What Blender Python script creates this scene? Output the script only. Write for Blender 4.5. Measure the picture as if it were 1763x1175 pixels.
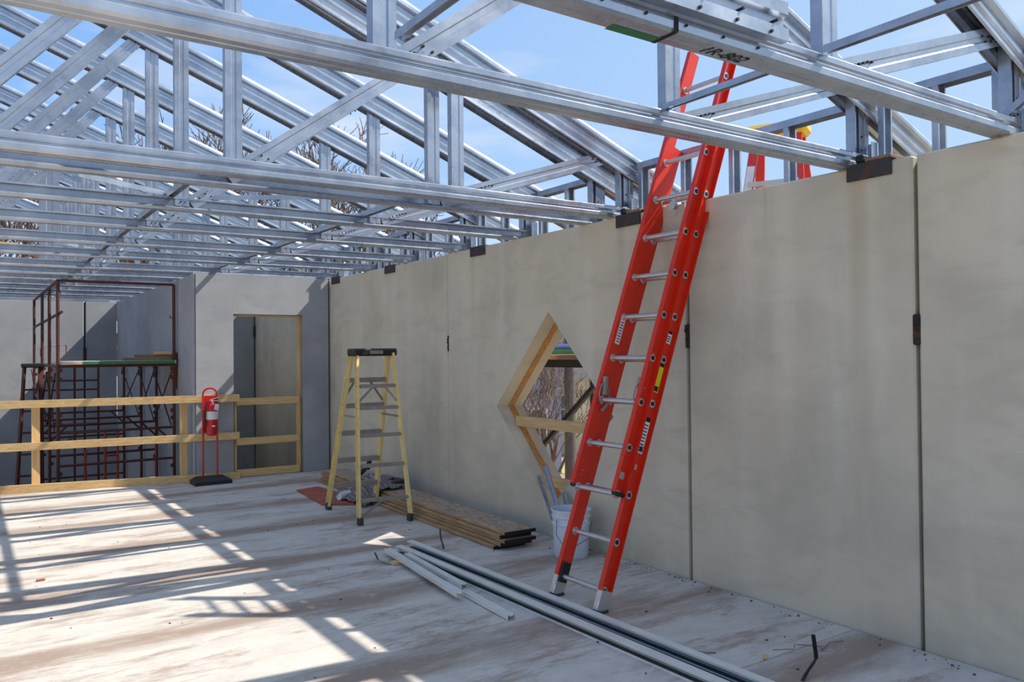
import bpy, math, random
from mathutils import Vector, Matrix
random.seed(7)
C = bpy.context.scene.collection
for o in list(bpy.data.objects): bpy.data.objects.remove(o)

# ---------------------------------------------------------------- camera
YAW, PITCH, ROLL = 0.5980, 0.0138, -0.0095
cam = bpy.data.cameras.new('camera'); cam.sensor_fit = 'HORIZONTAL'; cam.sensor_width = 36
cam.lens = 1384.5*36/1763; cam.clip_start = 0.02; cam.clip_end = 500
co = bpy.data.objects.new('camera', cam); C.objects.link(co)
fw = Vector((math.sin(YAW)*math.cos(PITCH), math.cos(YAW)*math.cos(PITCH), math.sin(PITCH)))
r0 = Vector((math.cos(YAW), -math.sin(YAW), 0)); u0 = r0.cross(fw)
rr = math.cos(ROLL)*r0+math.sin(ROLL)*u0; uu = rr.cross(fw)
M = Matrix((rr, uu, -fw)).transposed().to_4x4(); M.translation = Vector((0, 0, 1.6))
co.matrix_world = M
bpy.context.scene.camera = co

# ---------------------------------------------------------------- sun, sky, exposure
SUNV = Vector((0.885, -0.375, 1.0)).normalized()
sd = bpy.data.lights.new('sun', 'SUN'); sd.energy = 6.0; sd.angle = 0.009; sd.color = (1.0, 0.945, 0.86)
so = bpy.data.objects.new('sun', sd); C.objects.link(so); so.location = SUNV*30
so.rotation_euler = SUNV.to_track_quat('Z', 'Y').to_euler()
sc = bpy.context.scene
sc.view_settings.view_transform = 'Standard'; sc.view_settings.look = 'None'
sc.view_settings.gamma = 1; sc.view_settings.use_curve_mapping = False; sc.view_settings.exposure = 0.0

def make_world():
    w = bpy.data.worlds.new('sky'); sc.world = w; w.use_nodes = True
    nt = w.node_tree; nt.nodes.clear(); N = nt.nodes.new; L = nt.links.new
    out = N('ShaderNodeOutputWorld'); bg = N('ShaderNodeBackground'); L(bg.outputs[0], out.inputs[0])
    tc = N('ShaderNodeTexCoord'); sep = N('ShaderNodeSeparateXYZ'); L(tc.outputs['Generated'], sep.inputs[0])
    cr = N('ShaderNodeValToRGB'); L(sep.outputs[2], cr.inputs[0])
    e = cr.color_ramp.elements
    e[0].position = 0.0; e[0].color = (0.80, 0.89, 1.0, 1)
    e[1].position = 1.0; e[1].color = (0.10, 0.27, 0.75, 1)
    for p, c in ((0.10, (0.50, 0.72, 1.0, 1)), (0.22, (0.30, 0.56, 0.99, 1)), (0.42, (0.17, 0.42, 0.95, 1)), (0.65, (0.10, 0.29, 0.85, 1))):
        k = e.new(p); k.color = c
    # paler towards the sun
    dot = N('ShaderNodeVectorMath'); dot.operation = 'DOT_PRODUCT'; L(tc.outputs['Generated'], dot.inputs[0]); dot.inputs[1].default_value = SUNV
    mr = N('ShaderNodeMapRange'); L(dot.outputs['Value'], mr.inputs[0]); mr.inputs[1].default_value = -0.1; mr.inputs[2].default_value = 1.0; mr.inputs[3].default_value = 0; mr.inputs[4].default_value = 0.75
    mx = N('ShaderNodeMixRGB'); L(mr.outputs[0], mx.inputs[0]); L(cr.outputs[0], mx.inputs[1]); mx.inputs[2].default_value = (0.72, 0.88, 1.0, 1)
    # wispy clouds
    mp = N('ShaderNodeMapping'); L(tc.outputs['Generated'], mp.inputs[0]); mp.inputs['Scale'].default_value = (1.6, 1.6, 6.5); mp.inputs['Location'].default_value = (0.35, 0.2, 0.1)
    no = N('ShaderNodeTexNoise'); L(mp.outputs[0], no.inputs[0]); no.inputs['Scale'].default_value = 1.5; no.inputs['Detail'].default_value = 7; no.inputs['Roughness'].default_value = 0.55
    c2 = N('ShaderNodeValToRGB'); L(no.outputs[0], c2.inputs[0]); c2.color_ramp.elements[0].position = 0.52; c2.color_ramp.elements[1].position = 0.78
    m3 = N('ShaderNodeMath'); m3.operation = 'MULTIPLY'; L(c2.outputs[0], m3.inputs[0]); m3.inputs[1].default_value = 0.75
    m2 = N('ShaderNodeMixRGB'); L(m3.outputs[0], m2.inputs[0]); L(mx.outputs[0], m2.inputs[1]); m2.inputs[2].default_value = (0.93, 0.96, 1.0, 1)
    L(m2.outputs[0], bg.inputs[0]); bg.inputs[1].default_value = 1.0
make_world()

# ---------------------------------------------------------------- materials
def srgb(r, g, b):
    f = lambda v: (v/255/12.92) if v/255 <= 0.04045 else ((v/255+0.055)/1.055)**2.4
    return (f(r), f(g), f(b), 1)
def base(name, col, rough=0.6, metal=0.0, spec=None):
    m = bpy.data.materials.new(name); m.use_nodes = True
    b = m.node_tree.nodes['Principled BSDF']
    b.inputs['Base Color'].default_value = col; b.inputs['Roughness'].default_value = rough; b.inputs['Metallic'].default_value = metal
    if spec is not None: b.inputs['Specular IOR Level'].default_value = spec
    return m
def tex(m, c1, c2, scale=(1, 1, 1), nscale=5, detail=5, lo=0.35, hi=0.65, coord='Object', bump=0.0, rough=None, dist=0.0):
    nt = m.node_tree; N = nt.nodes.new; L = nt.links.new; b = nt.nodes['Principled BSDF']
    if coord == 'World':
        g = N('ShaderNodeNewGeometry'); src = g.outputs['Position']
    else:
        g = N('ShaderNodeTexCoord'); src = g.outputs['Object']
    mp = N('ShaderNodeMapping'); L(src, mp.inputs[0]); mp.inputs['Scale'].default_value = scale
    no = N('ShaderNodeTexNoise'); L(mp.outputs[0], no.inputs[0]); no.inputs['Scale'].default_value = nscale; no.inputs['Detail'].default_value = detail
    no.inputs['Distortion'].default_value = dist
    cr = N('ShaderNodeValToRGB'); L(no.outputs[0], cr.inputs[0])
    cr.color_ramp.elements[0].position = lo; cr.color_ramp.elements[0].color = c1
    cr.color_ramp.elements[1].position = hi; cr.color_ramp.elements[1].color = c2
    L(cr.outputs[0], b.inputs['Base Color'])
    if bump:
        bp = N('ShaderNodeBump'); L(no.outputs[0], bp.inputs['Height']); bp.inputs['Strength'].default_value = bump; bp.inputs['Distance'].default_value = 0.01
        L(bp.outputs[0], b.inputs['Normal'])
    if rough:
        mr = N('ShaderNodeMapRange'); L(no.outputs[0], mr.inputs[0]); mr.inputs[3].default_value = rough[0]; mr.inputs[4].default_value = rough[1]
        L(mr.outputs[0], b.inputs['Roughness'])
    return m
def plain(name, col, rough=0.6, metal=0.0, var=0.12, ns=14, scale=(1, 1, 1), bump=0.05):
    c1 = tuple(max(0, v*(1-var)) for v in col[:3])+(1,); c2 = tuple(min(1, v*(1+var)) for v in col[:3])+(1,)
    return tex(base(name, col, rough, metal), c1, c2, scale, ns, bump=bump)

def concrete(name, base_c, dark_c, light_c, streak=(3, 3, 0.35), stain=()):
    m = base(name, base_c, 0.82, 0, 0.25); nt = m.node_tree; N = nt.nodes.new; L = nt.links.new; b = nt.nodes['Principled BSDF']
    g = N('ShaderNodeNewGeometry'); P = g.outputs['Position']
    def noise(scale, ns, det, ro=0.55, dist=0):
        mp = N('ShaderNodeMapping'); L(P, mp.inputs[0]); mp.inputs['Scale'].default_value = scale
        n = N('ShaderNodeTexNoise'); L(mp.outputs[0], n.inputs[0]); n.inputs['Scale'].default_value = ns; n.inputs['Detail'].default_value = det; n.inputs['Roughness'].default_value = ro; n.inputs['Distortion'].default_value = dist
        return n.outputs[0]
    def mix(fac, a, bb, amount=1.0, lo=0.4, hi=0.6):
        mr = N('ShaderNodeMapRange'); L(fac, mr.inputs[0]); mr.inputs[1].default_value = lo; mr.inputs[2].default_value = hi; mr.inputs[3].default_value = 0; mr.inputs[4].default_value = amount
        mx = N('ShaderNodeMixRGB'); L(mr.outputs[0], mx.inputs[0])
        if isinstance(a, tuple): mx.inputs[1].default_value = a
        else: L(a, mx.inputs[1])
        mx.inputs[2].default_value = bb
        return mx.outputs[0]
    c = mix(noise((1, 1, 1), 0.9, 4, 0.5, 0.6), base_c, dark_c, 0.8, 0.42, 0.68)
    c = mix(noise(streak, 1.3, 5, 0.5), c, light_c, 0.55, 0.48, 0.75)
    c = mix(noise((1, 1, 2.5), 2.2, 8, 0.6, 1.0), c, dark_c, 0.5, 0.5, 0.72)
    # thin pale hairlines
    v = noise((0.6, 0.6, 0.8), 1.1, 3, 0.45, 0.3)
    a1 = N('ShaderNodeMath'); a1.operation = 'SUBTRACT'; L(v, a1.inputs[0]); a1.inputs[1].default_value = 0.5
    a2 = N('ShaderNodeMath'); a2.operation = 'ABSOLUTE'; L(a1.outputs[0], a2.inputs[0])
    c = mix(a2.outputs[0], c, tuple(min(1, q*1.25) for q in light_c[:3])+(1,), 0.07, 0.0022, 0.0)
    sp = N('ShaderNodeSeparateXYZ'); L(P, sp.inputs[0])
    for (y0, wd, z0, z1, amt) in stain:                     # rust runs under the bearing plates
        d = N('ShaderNodeMath'); d.operation = 'SUBTRACT'; L(sp.outputs[1], d.inputs[0]); d.inputs[1].default_value = y0
        ab = N('ShaderNodeMath'); ab.operation = 'ABSOLUTE'; L(d.outputs[0], ab.inputs[0])
        m1 = N('ShaderNodeMapRange'); L(ab.outputs[0], m1.inputs[0]); m1.inputs[1].default_value = wd; m1.inputs[2].default_value = wd*0.3; m1.inputs[3].default_value = 0; m1.inputs[4].default_value = amt
        m2 = N('ShaderNodeMapRange'); L(sp.outputs[2], m2.inputs[0]); m2.inputs[1].default_value = z0; m2.inputs[2].default_value = z1; m2.inputs[3].default_value = 0.05; m2.inputs[4].default_value = 1
        mm = N('ShaderNodeMath'); mm.operation = 'MULTIPLY'; L(m1.outputs[0], mm.inputs[0]); L(m2.outputs[0], mm.inputs[1])
        mx = N('ShaderNodeMixRGB'); L(mm.outputs[0], mx.inputs[0]); L(c, mx.inputs[1]); mx.inputs[2].default_value = srgb(150, 120, 70); c = mx.outputs[0]
    L(c, b.inputs['Base Color'])
    fine = noise((1, 1, 1), 60, 4, 0.6); bp = N('ShaderNodeBump'); L(fine, bp.inputs['Height']); bp.inputs['Strength'].default_value = 0.12; bp.inputs['Distance'].default_value = 0.004
    L(bp.outputs[0], b.inputs['Normal'])
    return m

def floor_mat():
    m = base('slab concrete', srgb(190, 190, 188), 0.85, 0, 0.2); nt = m.node_tree; N = nt.nodes.new; L = nt.links.new; b = nt.nodes['Principled BSDF']
    g = N('ShaderNodeNewGeometry'); P = g.outputs['Position']; sp = N('ShaderNodeSeparateXYZ'); L(P, sp.inputs[0])
    def noise(scale, ns, det, ro=0.55, dist=0):
        mp = N('ShaderNodeMapping'); L(P, mp.inputs[0]); mp.inputs['Scale'].default_value = scale
        n = N('ShaderNodeTexNoise'); L(mp.outputs[0], n.inputs[0]); n.inputs['Scale'].default_value = ns; n.inputs['Detail'].default_value = det; n.inputs['Roughness'].default_value = ro; n.inputs['Distortion'].default_value = dist
        return n.outputs[0]
    def math2(op, a, bb):
        k = N('ShaderNodeMath'); k.operation = op
        for i, v in enumerate((a, bb)):
            if isinstance(v, (int, float)): k.inputs[i].default_value = v
            else: L(v, k.inputs[i])
        return k.outputs[0]
    def rng(v, lo, hi, a=0.0, z=1.0):
        mr = N('ShaderNodeMapRange'); L(v, mr.inputs[0]); mr.inputs[1].default_value = lo; mr.inputs[2].default_value = hi; mr.inputs[3].default_value = a; mr.inputs[4].default_value = z; return mr.outputs[0]
    def mix(f, a, c2):
        mx = N('ShaderNodeMixRGB'); L(f, mx.inputs[0])
        if isinstance(a, tuple): mx.inputs[1].default_value = a
        else: L(a, mx.inputs[1])
        mx.inputs[2].default_value = c2; return mx.outputs[0]
    n1 = noise((0.5, 2.2, 1), 1.5, 12, 0.72, 0.1)
    n2 = noise((0.8, 1.6, 1), 3.0, 12, 0.75, 0.2)
    f = math2('FRACT', math2('DIVIDE', math2('SUBTRACT', sp.outputs[1], 1.28-0.61), 1.22), 0)
    d = math2('ABSOLUTE', math2('SUBTRACT', f, 0.5), 0)            # 0 on a seam, 0.5 mid plank
    dn = math2('ADD', d, math2('MULTIPLY', math2('SUBTRACT', n1, 0.5), 0.75))
    band = rng(dn, 0.20, 0.02)
    c = mix(rng(n2, 0.35, 0.7), srgb(216, 207, 194), srgb(192, 184, 173))
    c = mix(math2('MULTIPLY', band, 0.95), c, srgb(158, 138, 122))
    n3 = noise((0.45, 1.5, 1), 2.4, 14, 0.78, 0.2)
    c = mix(math2('MULTIPLY', rng(n3, 0.50, 0.60), 0.85), c, srgb(164, 144, 128))
    n4 = noise((1, 1, 1), 9, 10, 0.75, 0.5)
    c = mix(math2('MULTIPLY', rng(n4, 0.55, 0.75), 0.4), c, srgb(228, 227, 226))
    c = mix(math2('MULTIPLY', rng(noise((1, 1, 1), 40, 6, 0.7), 0.62, 0.72), 0.5), c, srgb(128, 118, 112))
    L(c, b.inputs['Base Color'])
    bp = N('ShaderNodeBump'); L(n4, bp.inputs['Height']); bp.inputs['Strength'].default_value = 0.25; bp.inputs['Distance'].default_value = 0.006; L(bp.outputs[0], b.inputs['Normal'])
    return m

def brick_like(name, c1, c2, mortar, scale=4.0):
    m = base(name, c1, 0.8); nt = m.node_tree; b = nt.nodes['Principled BSDF']
    t = nt.nodes.new('ShaderNodeTexWave'); g = nt.nodes.new('ShaderNodeTexCoord'); nt.links.new(g.outputs['Object'], t.inputs[0]); t.bands_direction = 'Z'; t.inputs['Scale'].default_value = scale
    r = nt.nodes.new('ShaderNodeValToRGB'); nt.links.new(t.outputs[0], r.inputs[0]); r.color_ramp.elements[0].color = mortar; r.color_ramp.elements[1].color = c1; r.color_ramp.elements[1].position = 0.3
    nt.links.new(r.outputs[0], b.inputs['Base Color']); return m

def plaid():
    m = base('plaid cloth', srgb(90, 92, 110), 0.95); nt = m.node_tree; b = nt.nodes['Principled BSDF']; N = nt.nodes.new; L = nt.links.new
    g = N('ShaderNodeTexCoord'); cur = None
    for ax, sc_, col in (('X', 16, srgb(196, 192, 186)), ('Y', 16, srgb(66, 64, 68)), ('X', 7, srgb(124, 92, 92))):
        t = N('ShaderNodeTexWave'); t.bands_direction = ax; t.inputs['Scale'].default_value = sc_/6.28*3; L(g.outputs['UV'] if False else g.outputs['Object'], t.inputs[0])
        r = N('ShaderNodeMapRange'); L(t.outputs[0], r.inputs[0]); r.inputs[1].default_value = 0.72; r.inputs[2].default_value = 0.8; r.inputs[4].default_value = 0.5
        mx = N('ShaderNodeMixRGB'); L(r.outputs[0], mx.inputs[0])
        if cur is None: mx.inputs[1].default_value = srgb(122, 118, 116)
        else: L(cur, mx.inputs[1])
        mx.inputs[2].default_value = col; cur = mx.outputs[0]
    L(cur, b.inputs['Base Color']); return m

MT = {}
MT['wall'] = concrete('precast concrete', srgb(211, 201, 178), srgb(182, 174, 155), srgb(224, 217, 197), stain=((2.66, 0.08, 0.3, 2.6, 0.32), (3.3, 0.02, 2.2, 2.62, 0.2), (4.66, 0.06, 1.9, 2.6, 0.25), (6.85, 0.05, 1.9, 2.6, 0.2)))
MT['wallgrey'] = concrete('precast grey concrete', srgb(164, 165, 167), srgb(146, 147, 150), srgb(178, 179, 181), streak=(1.5, 1.5, 1.5))
MT['floor'] = floor_mat()
MT['under'] = plain('dark lower slab', srgb(90, 88, 86), 0.9)
def galv():
    m = base('galvanised steel', srgb(200, 205, 212), 0.34, 0.68); nt = m.node_tree; N = nt.nodes.new; L = nt.links.new; b = nt.nodes['Principled BSDF']
    g = N('ShaderNodeTexCoord')
    n = N('ShaderNodeTexNoise'); L(g.outputs['Object'], n.inputs[0]); n.inputs['Scale'].default_value = 4; n.inputs['Detail'].default_value = 5; n.inputs['Roughness'].default_value = 0.65
    n2 = N('ShaderNodeTexNoise'); L(g.outputs['Object'], n2.inputs[0]); n2.inputs['Scale'].default_value = 26; n2.inputs['Detail'].default_value = 2
    ad = N('ShaderNodeMath'); ad.operation = 'MULTIPLY_ADD'; L(n2.outputs[0], ad.inputs[0]); ad.inputs[1].default_value = 0.12; L(n.outputs[0], ad.inputs[2])
    r = N('ShaderNodeValToRGB'); L(ad.outputs[0], r.inputs[0]); r.color_ramp.elements[0].position = 0.35; r.color_ramp.elements[0].color = srgb(160, 169, 182); r.color_ramp.elements[1].position = 0.8; r.color_ramp.elements[1].color = srgb(200, 207, 217)
    L(r.outputs[0], b.inputs['Base Color'])
    mr = N('ShaderNodeMapRange'); L(ad.outputs[0], mr.inputs[0]); mr.inputs[1].default_value = 0.3; mr.inputs[2].default_value = 0.8; mr.inputs[3].default_value = 0.2; mr.inputs[4].default_value = 0.36; L(mr.outputs[0], b.inputs['Roughness'])
    return m
MT['galv'] = galv()
MT['galvd'] = plain('dull galvanised steel', srgb(226, 226, 218), 0.5, 0.3, 0.06, 5)
MT['galvdark'] = plain('dark steel', srgb(62, 68, 76), 0.55, 0.3, 0.25, 9)
MT['screw'] = plain('dark screw', srgb(45, 48, 52), 0.5, 0.6)
MT['rust'] = tex(base('rusty steel', srgb(80, 50, 38), 0.75, 0.3), srgb(46, 40, 38), srgb(104, 62, 40), (1, 1, 1), 14, 6, 0.45, 0.75, bump=0.2)
MT['plate'] = tex(base('mill scale steel', srgb(70, 66, 64), 0.6, 0.4), srgb(66, 64, 66), srgb(112, 66, 42), (1, 1, 1), 14, 6, 0.5, 0.78, bump=0.1)
MT['scaf'] = tex(base('rusty red scaffold paint', srgb(90, 38, 30), 0.6), srgb(92, 34, 28), srgb(74, 52, 42), (1, 1, 1), 7, 6, 0.4, 0.62)
MT['scafred'] = plain('bright red scaffold paint', srgb(178, 58, 34), 0.5)
def wood(name, c1, c2, axis, ns=5):
    s = [9, 9, 9]; s[axis] = 0.8
    return tex(base(name, c1, 0.7), c1, c2, tuple(s), ns, 6, 0.3, 0.7, bump=0.06, dist=0.5)
MT['woodx'] = wood('pine lumber', srgb(206, 166, 106), srgb(232, 198, 142), 0)
MT['woody'] = wood('pine lumber lengthwise', srgb(196, 160, 108), srgb(222, 190, 138), 1)
MT['woodz'] = wood('pine post', srgb(206, 164, 104), srgb(230, 194, 138), 2)
MT['board'] = wood('laminated board', srgb(146, 112, 74), srgb(190, 156, 114), 1, 7)
MT['boardtop'] = tex(base('dusty board face', srgb(168, 148, 122), 0.8), srgb(146, 122, 96), srgb(188, 170, 146), (4, 1, 4), 12, 8, 0.35, 0.65)
MT['buck'] = wood('orange stained buck', srgb(168, 112, 50), srgb(210, 158, 90), 2)
MT['redboard'] = tex(base('red primed sheet', srgb(168, 82, 62), 0.75), srgb(158, 74, 56), srgb(180, 98, 76), (1, 1, 1), 5)
MT['black'] = plain('black plastic', srgb(24, 25, 27), 0.45)
MT['blackrub'] = plain('grey black rubber', srgb(66, 64, 62), 0.7)
MT['strap'] = plain('black banding', srgb(22, 24, 28), 0.35)
MT['orange'] = plain('orange red fibreglass', srgb(220, 46, 20), 0.38, 0, 0.05)
MT['red'] = plain('red enamel', srgb(192, 24, 28), 0.3, 0, 0.06)
MT['redl'] = plain('faded red fibreglass', srgb(214, 58, 48), 0.45, 0, 0.06)
MT['alu'] = plain('brushed aluminium', srgb(205, 205, 202), 0.33, 0.8, 0.05)
MT['alud'] = plain('dull dusty aluminium', srgb(150, 142, 132), 0.6, 0.3, 0.1)
MT['yellow'] = plain('yellow fibreglass', srgb(232, 206, 138), 0.5, 0, 0.06)
MT['yelcap'] = plain('yellow plastic', srgb(246, 196, 34), 0.45, 0, 0.05)
MT['yelsign'] = plain('yellow sticker', srgb(226, 214, 20), 0.5, 0, 0.04)
MT['white'] = plain('white sticker', srgb(226, 226, 222), 0.5, 0, 0.05)
MT['bluesign'] = plain('pale green sticker', srgb(176, 206, 176), 0.5, 0, 0.1)
MT['bucket'] = plain('white bucket plastic', srgb(214, 220, 230), 0.4, 0, 0.04)
MT['wire'] = plain('grey wire', srgb(90, 88, 86), 0.5, 0.6)
MT['green'] = plain('green edge paint', srgb(38, 120, 78), 0.6)
MT['greenp'] = plain('green marking', srgb(50, 104, 66), 0.6)
MT['plank'] = wood('weathered plank', srgb(186, 176, 150), srgb(216, 208, 184), 0)
MT['plankd'] = wood('brown plank', srgb(124, 92, 70), srgb(164, 128, 98), 0)
MT['plaid'] = plaid()
MT['ink'] = base('black marker', srgb(18, 20, 26), 0.8)
MT['clearbag'] = plain('pale plastic wrap', srgb(222, 226, 232), 0.3)
MT['tarp'] = plain('blue tarp', srgb(112, 128, 204), 0.6)
MT['ground'] = tex(base('leaf litter', srgb(150, 125, 95), 0.95), srgb(132, 112, 92), srgb(186, 168, 138), (1, 1, 1), 3, 10, 0.3, 0.7, 'World')
MT['bark'] = plain('bark', srgb(112, 94, 86), 0.9, 0, 0.2)
MT['barkred'] = plain('reddish twig bark', srgb(112, 94, 84), 0.9, 0, 0.25)
MT['pole'] = wood('utility pole wood', srgb(78, 68, 64), srgb(108, 96, 90), 2)
MT['siding'] = brick_like('grey lap siding', srgb(170, 172, 192), 0, srgb(130, 132, 152), 6)
MT['cream'] = brick_like('cream lap siding', srgb(224, 208, 176), 0, srgb(190, 172, 142), 6)
MT['roof'] = plain('shingle roof', srgb(96, 92, 92), 0.9)
MT['glass'] = base('window glass', srgb(70, 80, 92), 0.1)
MT['lawn'] = tex(base('dry lawn', srgb(150, 150, 90), 0.95), srgb(150, 148, 84), srgb(176, 166, 110), (1, 1, 1), 4)

# ---------------------------------------------------------------- mesh helpers
V = Vector
class MB:
    def __init__(s): s.v = []; s.f = []; s.m = []
    def add(s, vs, fs, mi=0):
        n = len(s.v); s.v += [tuple(p) for p in vs]; s.f += [tuple(i+n for i in q) for q in fs]; s.m += [mi]*len(fs); return s
    def box(s, c, sz, mi=0, rot=None):
        hx, hy, hz = sz[0]/2, sz[1]/2, sz[2]/2
        vs = [V((x*hx, y*hy, z*hz)) for z in (-1, 1) for y in (-1, 1) for x in (-1, 1)]
        if rot is not None: vs = [rot @ p for p in vs]
        vs = [p+V(c) for p in vs]
        return s.add(vs, [(0, 2, 3, 1), (4, 5, 7, 6), (0, 1, 5, 4), (2, 6, 7, 3), (0, 4, 6, 2), (1, 3, 7, 5)], mi)
    def bbox(s, a, b, mi=0):
        return s.box([(a[i]+b[i])/2 for i in range(3)], [abs(b[i]-a[i]) for i in range(3)], mi)
    def bevbox(s, c, sz, bev=0.006, mi=0, rot=None):
        hx, hy, hz = [q/2 for q in sz]; b = min(bev, hx*.9, hy*.9, hz*.9)
        lay = []
        for z, i in ((-hz, b), (-hz+b, 0), (hz-b, 0), (hz, b)):
            X, Y = hx-i, hy-i
            lay.append([V((X-b*(i == 0)*1, Y, z)), V((-X+b*(i == 0)*1, Y, z)), V((-X, Y-b*(i == 0), z)), V((-X, -Y+b*(i == 0), z)), V((-X+b*(i == 0), -Y, z)), V((X-b*(i == 0), -Y, z)), V((X, -Y+b*(i == 0), z)), V((X, Y-b*(i == 0), z))])
        vs = [p for l in lay for p in l]
        if rot is not None: vs = [rot @ p for p in vs]
        vs = [p+V(c) for p in vs]
        fs = [tuple(range(7, -1, -1)), tuple(range(24, 32))]
        for k in range(3):
            for j in range(8): fs.append((k*8+j, k*8+(j+1) % 8, (k+1)*8+(j+1) % 8, (k+1)*8+j))
        return s.add(vs, fs, mi)
    def loft(s, loop, A, B, up=(0, 0, 1), mi=0, caps=True):
        """extrude a closed 2D loop (u sideways, v along up) from A to B"""
        A = V(A); B = V(B); d = (B-A).normalized(); up = V(up)
        side = d.cross(up)
        if side.length < 1e-5: side = d.cross(V((0, 1, 0)))
        side.normalize(); w = side.cross(d).normalized(); n = len(loop)
        vs = [A+side*u+w*v for u, v in loop]+[B+side*u+w*v for u, v in loop]
        fs = [(i, (i+1) % n, n+(i+1) % n, n+i) for i in range(n)]
        if caps: fs += [tuple(range(n-1, -1, -1)), tuple(range(n, 2*n))]
        return s.add(vs, fs, mi)
    def sheet(s, line, t, A, B, up=(0, 0, 1), mi=0):
        """thin folded sheet: open 2D polyline of thickness t extruded from A to B"""
        L = [V((p[0], p[1])) for p in line]; off = []
        for i, p in enumerate(L):
            a = (L[i]-L[i-1]).normalized() if i else None
            b = (L[i+1]-L[i]).normalized() if i < len(L)-1 else None
            a = a or b; b = b or a
            n1 = V((-a.y, a.x)); n2 = V((-b.y, b.x)); n = (n1+n2)
            n = n/max(n.length_squared/2, 0.4)
            off.append(p+n*t)
        A = V(A); B = V(B); d = (B-A).normalized(); up = V(up); side = d.cross(up).normalized(); w = side.cross(d)
        loop = L+off[::-1]; n = len(loop); k = len(L)
        vs = [A+side*q.x+w*q.y for q in loop]+[B+side*q.x+w*q.y for q in loop]
        fs = [(i, (i+1) % n, n+(i+1) % n, n+i) for i in range(n)]
        for i in range(k-1):
            fs.append((i+1, i, 2*k-1-i, 2*k-2-i)); fs.append((n+i, n+i+1, n+2*k-2-i, n+2*k-1-i))
        return s.add(vs, fs, mi)
    def tube(s, pts, r, n=8, mi=0, r2=None, caps=True):
        pts = [V(p) for p in pts]; rings = []; prev = None
        for i, p in enumerate(pts):
            d = (pts[min(i+1, len(pts)-1)]-pts[max(i-1, 0)]).normalized()
            ref = prev if prev is not None else (V((0, 0, 1)) if abs(d.z) < 0.9 else V((1, 0, 0)))
            a = d.cross(ref)
            if a.length < 1e-5: a = d.cross(V((0, 1, 0)))
            a.normalize(); b = a.cross(d).normalized(); prev = b
            rad = r if r2 is None else r+(r2-r)*i/max(1, len(pts)-1)
            rings.append([p+(a*math.cos(2*math.pi*j/n)+b*math.sin(2*math.pi*j/n))*rad for j in range(n)])
        vs = [q for ring in rings for q in ring]; fs = []
        for i in range(len(pts)-1):
            for j in range(n): fs.append((i*n+j, i*n+(j+1) % n, (i+1)*n+(j+1) % n, (i+1)*n+j))
        if caps: fs += [tuple(range(n-1, -1, -1)), tuple(range((len(pts)-1)*n, len(pts)*n))]
        return s.add(vs, fs, mi)
    def lathe(s, prof, c=(0, 0, 0), n=24, mi=0, capb=True, capt=True):
        vs = []; c = V(c)
        for r, z in prof:
            for j in range(n): vs.append(c+V((r*math.cos(2*math.pi*j/n), r*math.sin(2*math.pi*j/n), z)))
        fs = []
        for i in range(len(prof)-1):
            for j in range(n): fs.append((i*n+j, i*n+(j+1) % n, (i+1)*n+(j+1) % n, (i+1)*n+j))
        if capb: fs.append(tuple(range(n-1, -1, -1)))
        if capt: fs.append(tuple(range((len(prof)-1)*n, len(prof)*n)))
        return s.add(vs, fs, mi)
    def mesh(s, name, mats, smooth=False):
        me = bpy.data.meshes.new(name); me.from_pydata(s.v, [], s.f)
        for m in (mats if isinstance(mats, (list, tuple)) else [mats]): me.materials.append(MT[m])
        for p, k in zip(me.polygons, s.m): p.material_index = k; p.use_smooth = smooth
        if smooth:
            try: me.set_sharp_from_angle(angle=math.radians(38))
            except Exception: pass
        me.update(); return me
    def build(s, name, mats, parent=None, smooth=False, loc=None, label=None):
        o = bpy.data.objects.new(name, s.mesh(name, mats, smooth)); C.objects.link(o)
        if parent: o.parent = parent
        if loc is not None: o.location = loc
        if label: o['label'] = label
        return o
def part(name, me, parent, loc=None, rz=0):
    o = bpy.data.objects.new(name, me); C.objects.link(o); o.parent = parent
    if loc is not None: o.location = loc
    if rz: o.rotation_euler.z = rz
    return o
def thing(name, label, cat, loc=(0, 0, 0), rz=0, group=None):
    o = bpy.data.objects.new(name, None); C.objects.link(o); o.empty_display_size = 0.1
    o.location = loc; o.rotation_euler.z = rz; o['label'] = label; o['category'] = cat
    if group: o['group'] = group
    return o
def tag(o, label, cat, group=None):
    o['label'] = label; o['category'] = cat
    if group: o['group'] = group
    return o
def struct(o): o['kind'] = 'structure'; return o
def stuff(o): o['kind'] = 'stuff'; return o
def sroot(name):
    o = bpy.data.objects.new(name, None); C.objects.link(o); o['kind'] = 'structure'; return o
def rotm(ax, a): return Matrix.Rotation(a, 3, ax)

W, H, T = 4.20, 2.638, 0.30
LOW = -2.9
XL = -7.6
# ================================================================ SETTING
# floor: precast planks running across, joints recessed
fl = sroot('floor')
seams = [-5.82+1.22*i for i in range(0, 14)]
def fence_y(x): return 11.30-(x-0.3)*0.25 if x < 2.42 else 10.62
for i in range(len(seams)):
    y0 = seams[i]+0.004; y1 = (seams[i+1]-0.004) if i+1 < len(seams) else 11.2
    y1 = min(y1, 10.62)
    if y0 > 10.6: break
    m = MB(); b = 0.004
    x0, x1 = XL, W-0.012
    vs = [(x0, y0, -0.2), (x1, y0, -0.2), (x1, y1, -0.2), (x0, y1, -0.2), (x0, y0, -b), (x1, y0, -b), (x1, y1, -b), (x0, y1, -b), (x0, y0+b, 0), (x1, y0+b, 0), (x1, y1-b, 0), (x0, y1-b, 0)]
    m.add(vs, [(3, 2, 1, 0), (0, 1, 5, 4), (1, 2, 6, 5), (2, 3, 7, 6), (3, 0, 4, 7), (4, 5, 9, 8), (5, 6, 10, 9), (6, 7, 11, 10), (7, 4, 8, 11), (8, 9, 10, 11)])
    m.build('floor_plank', 'floor', fl)
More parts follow.
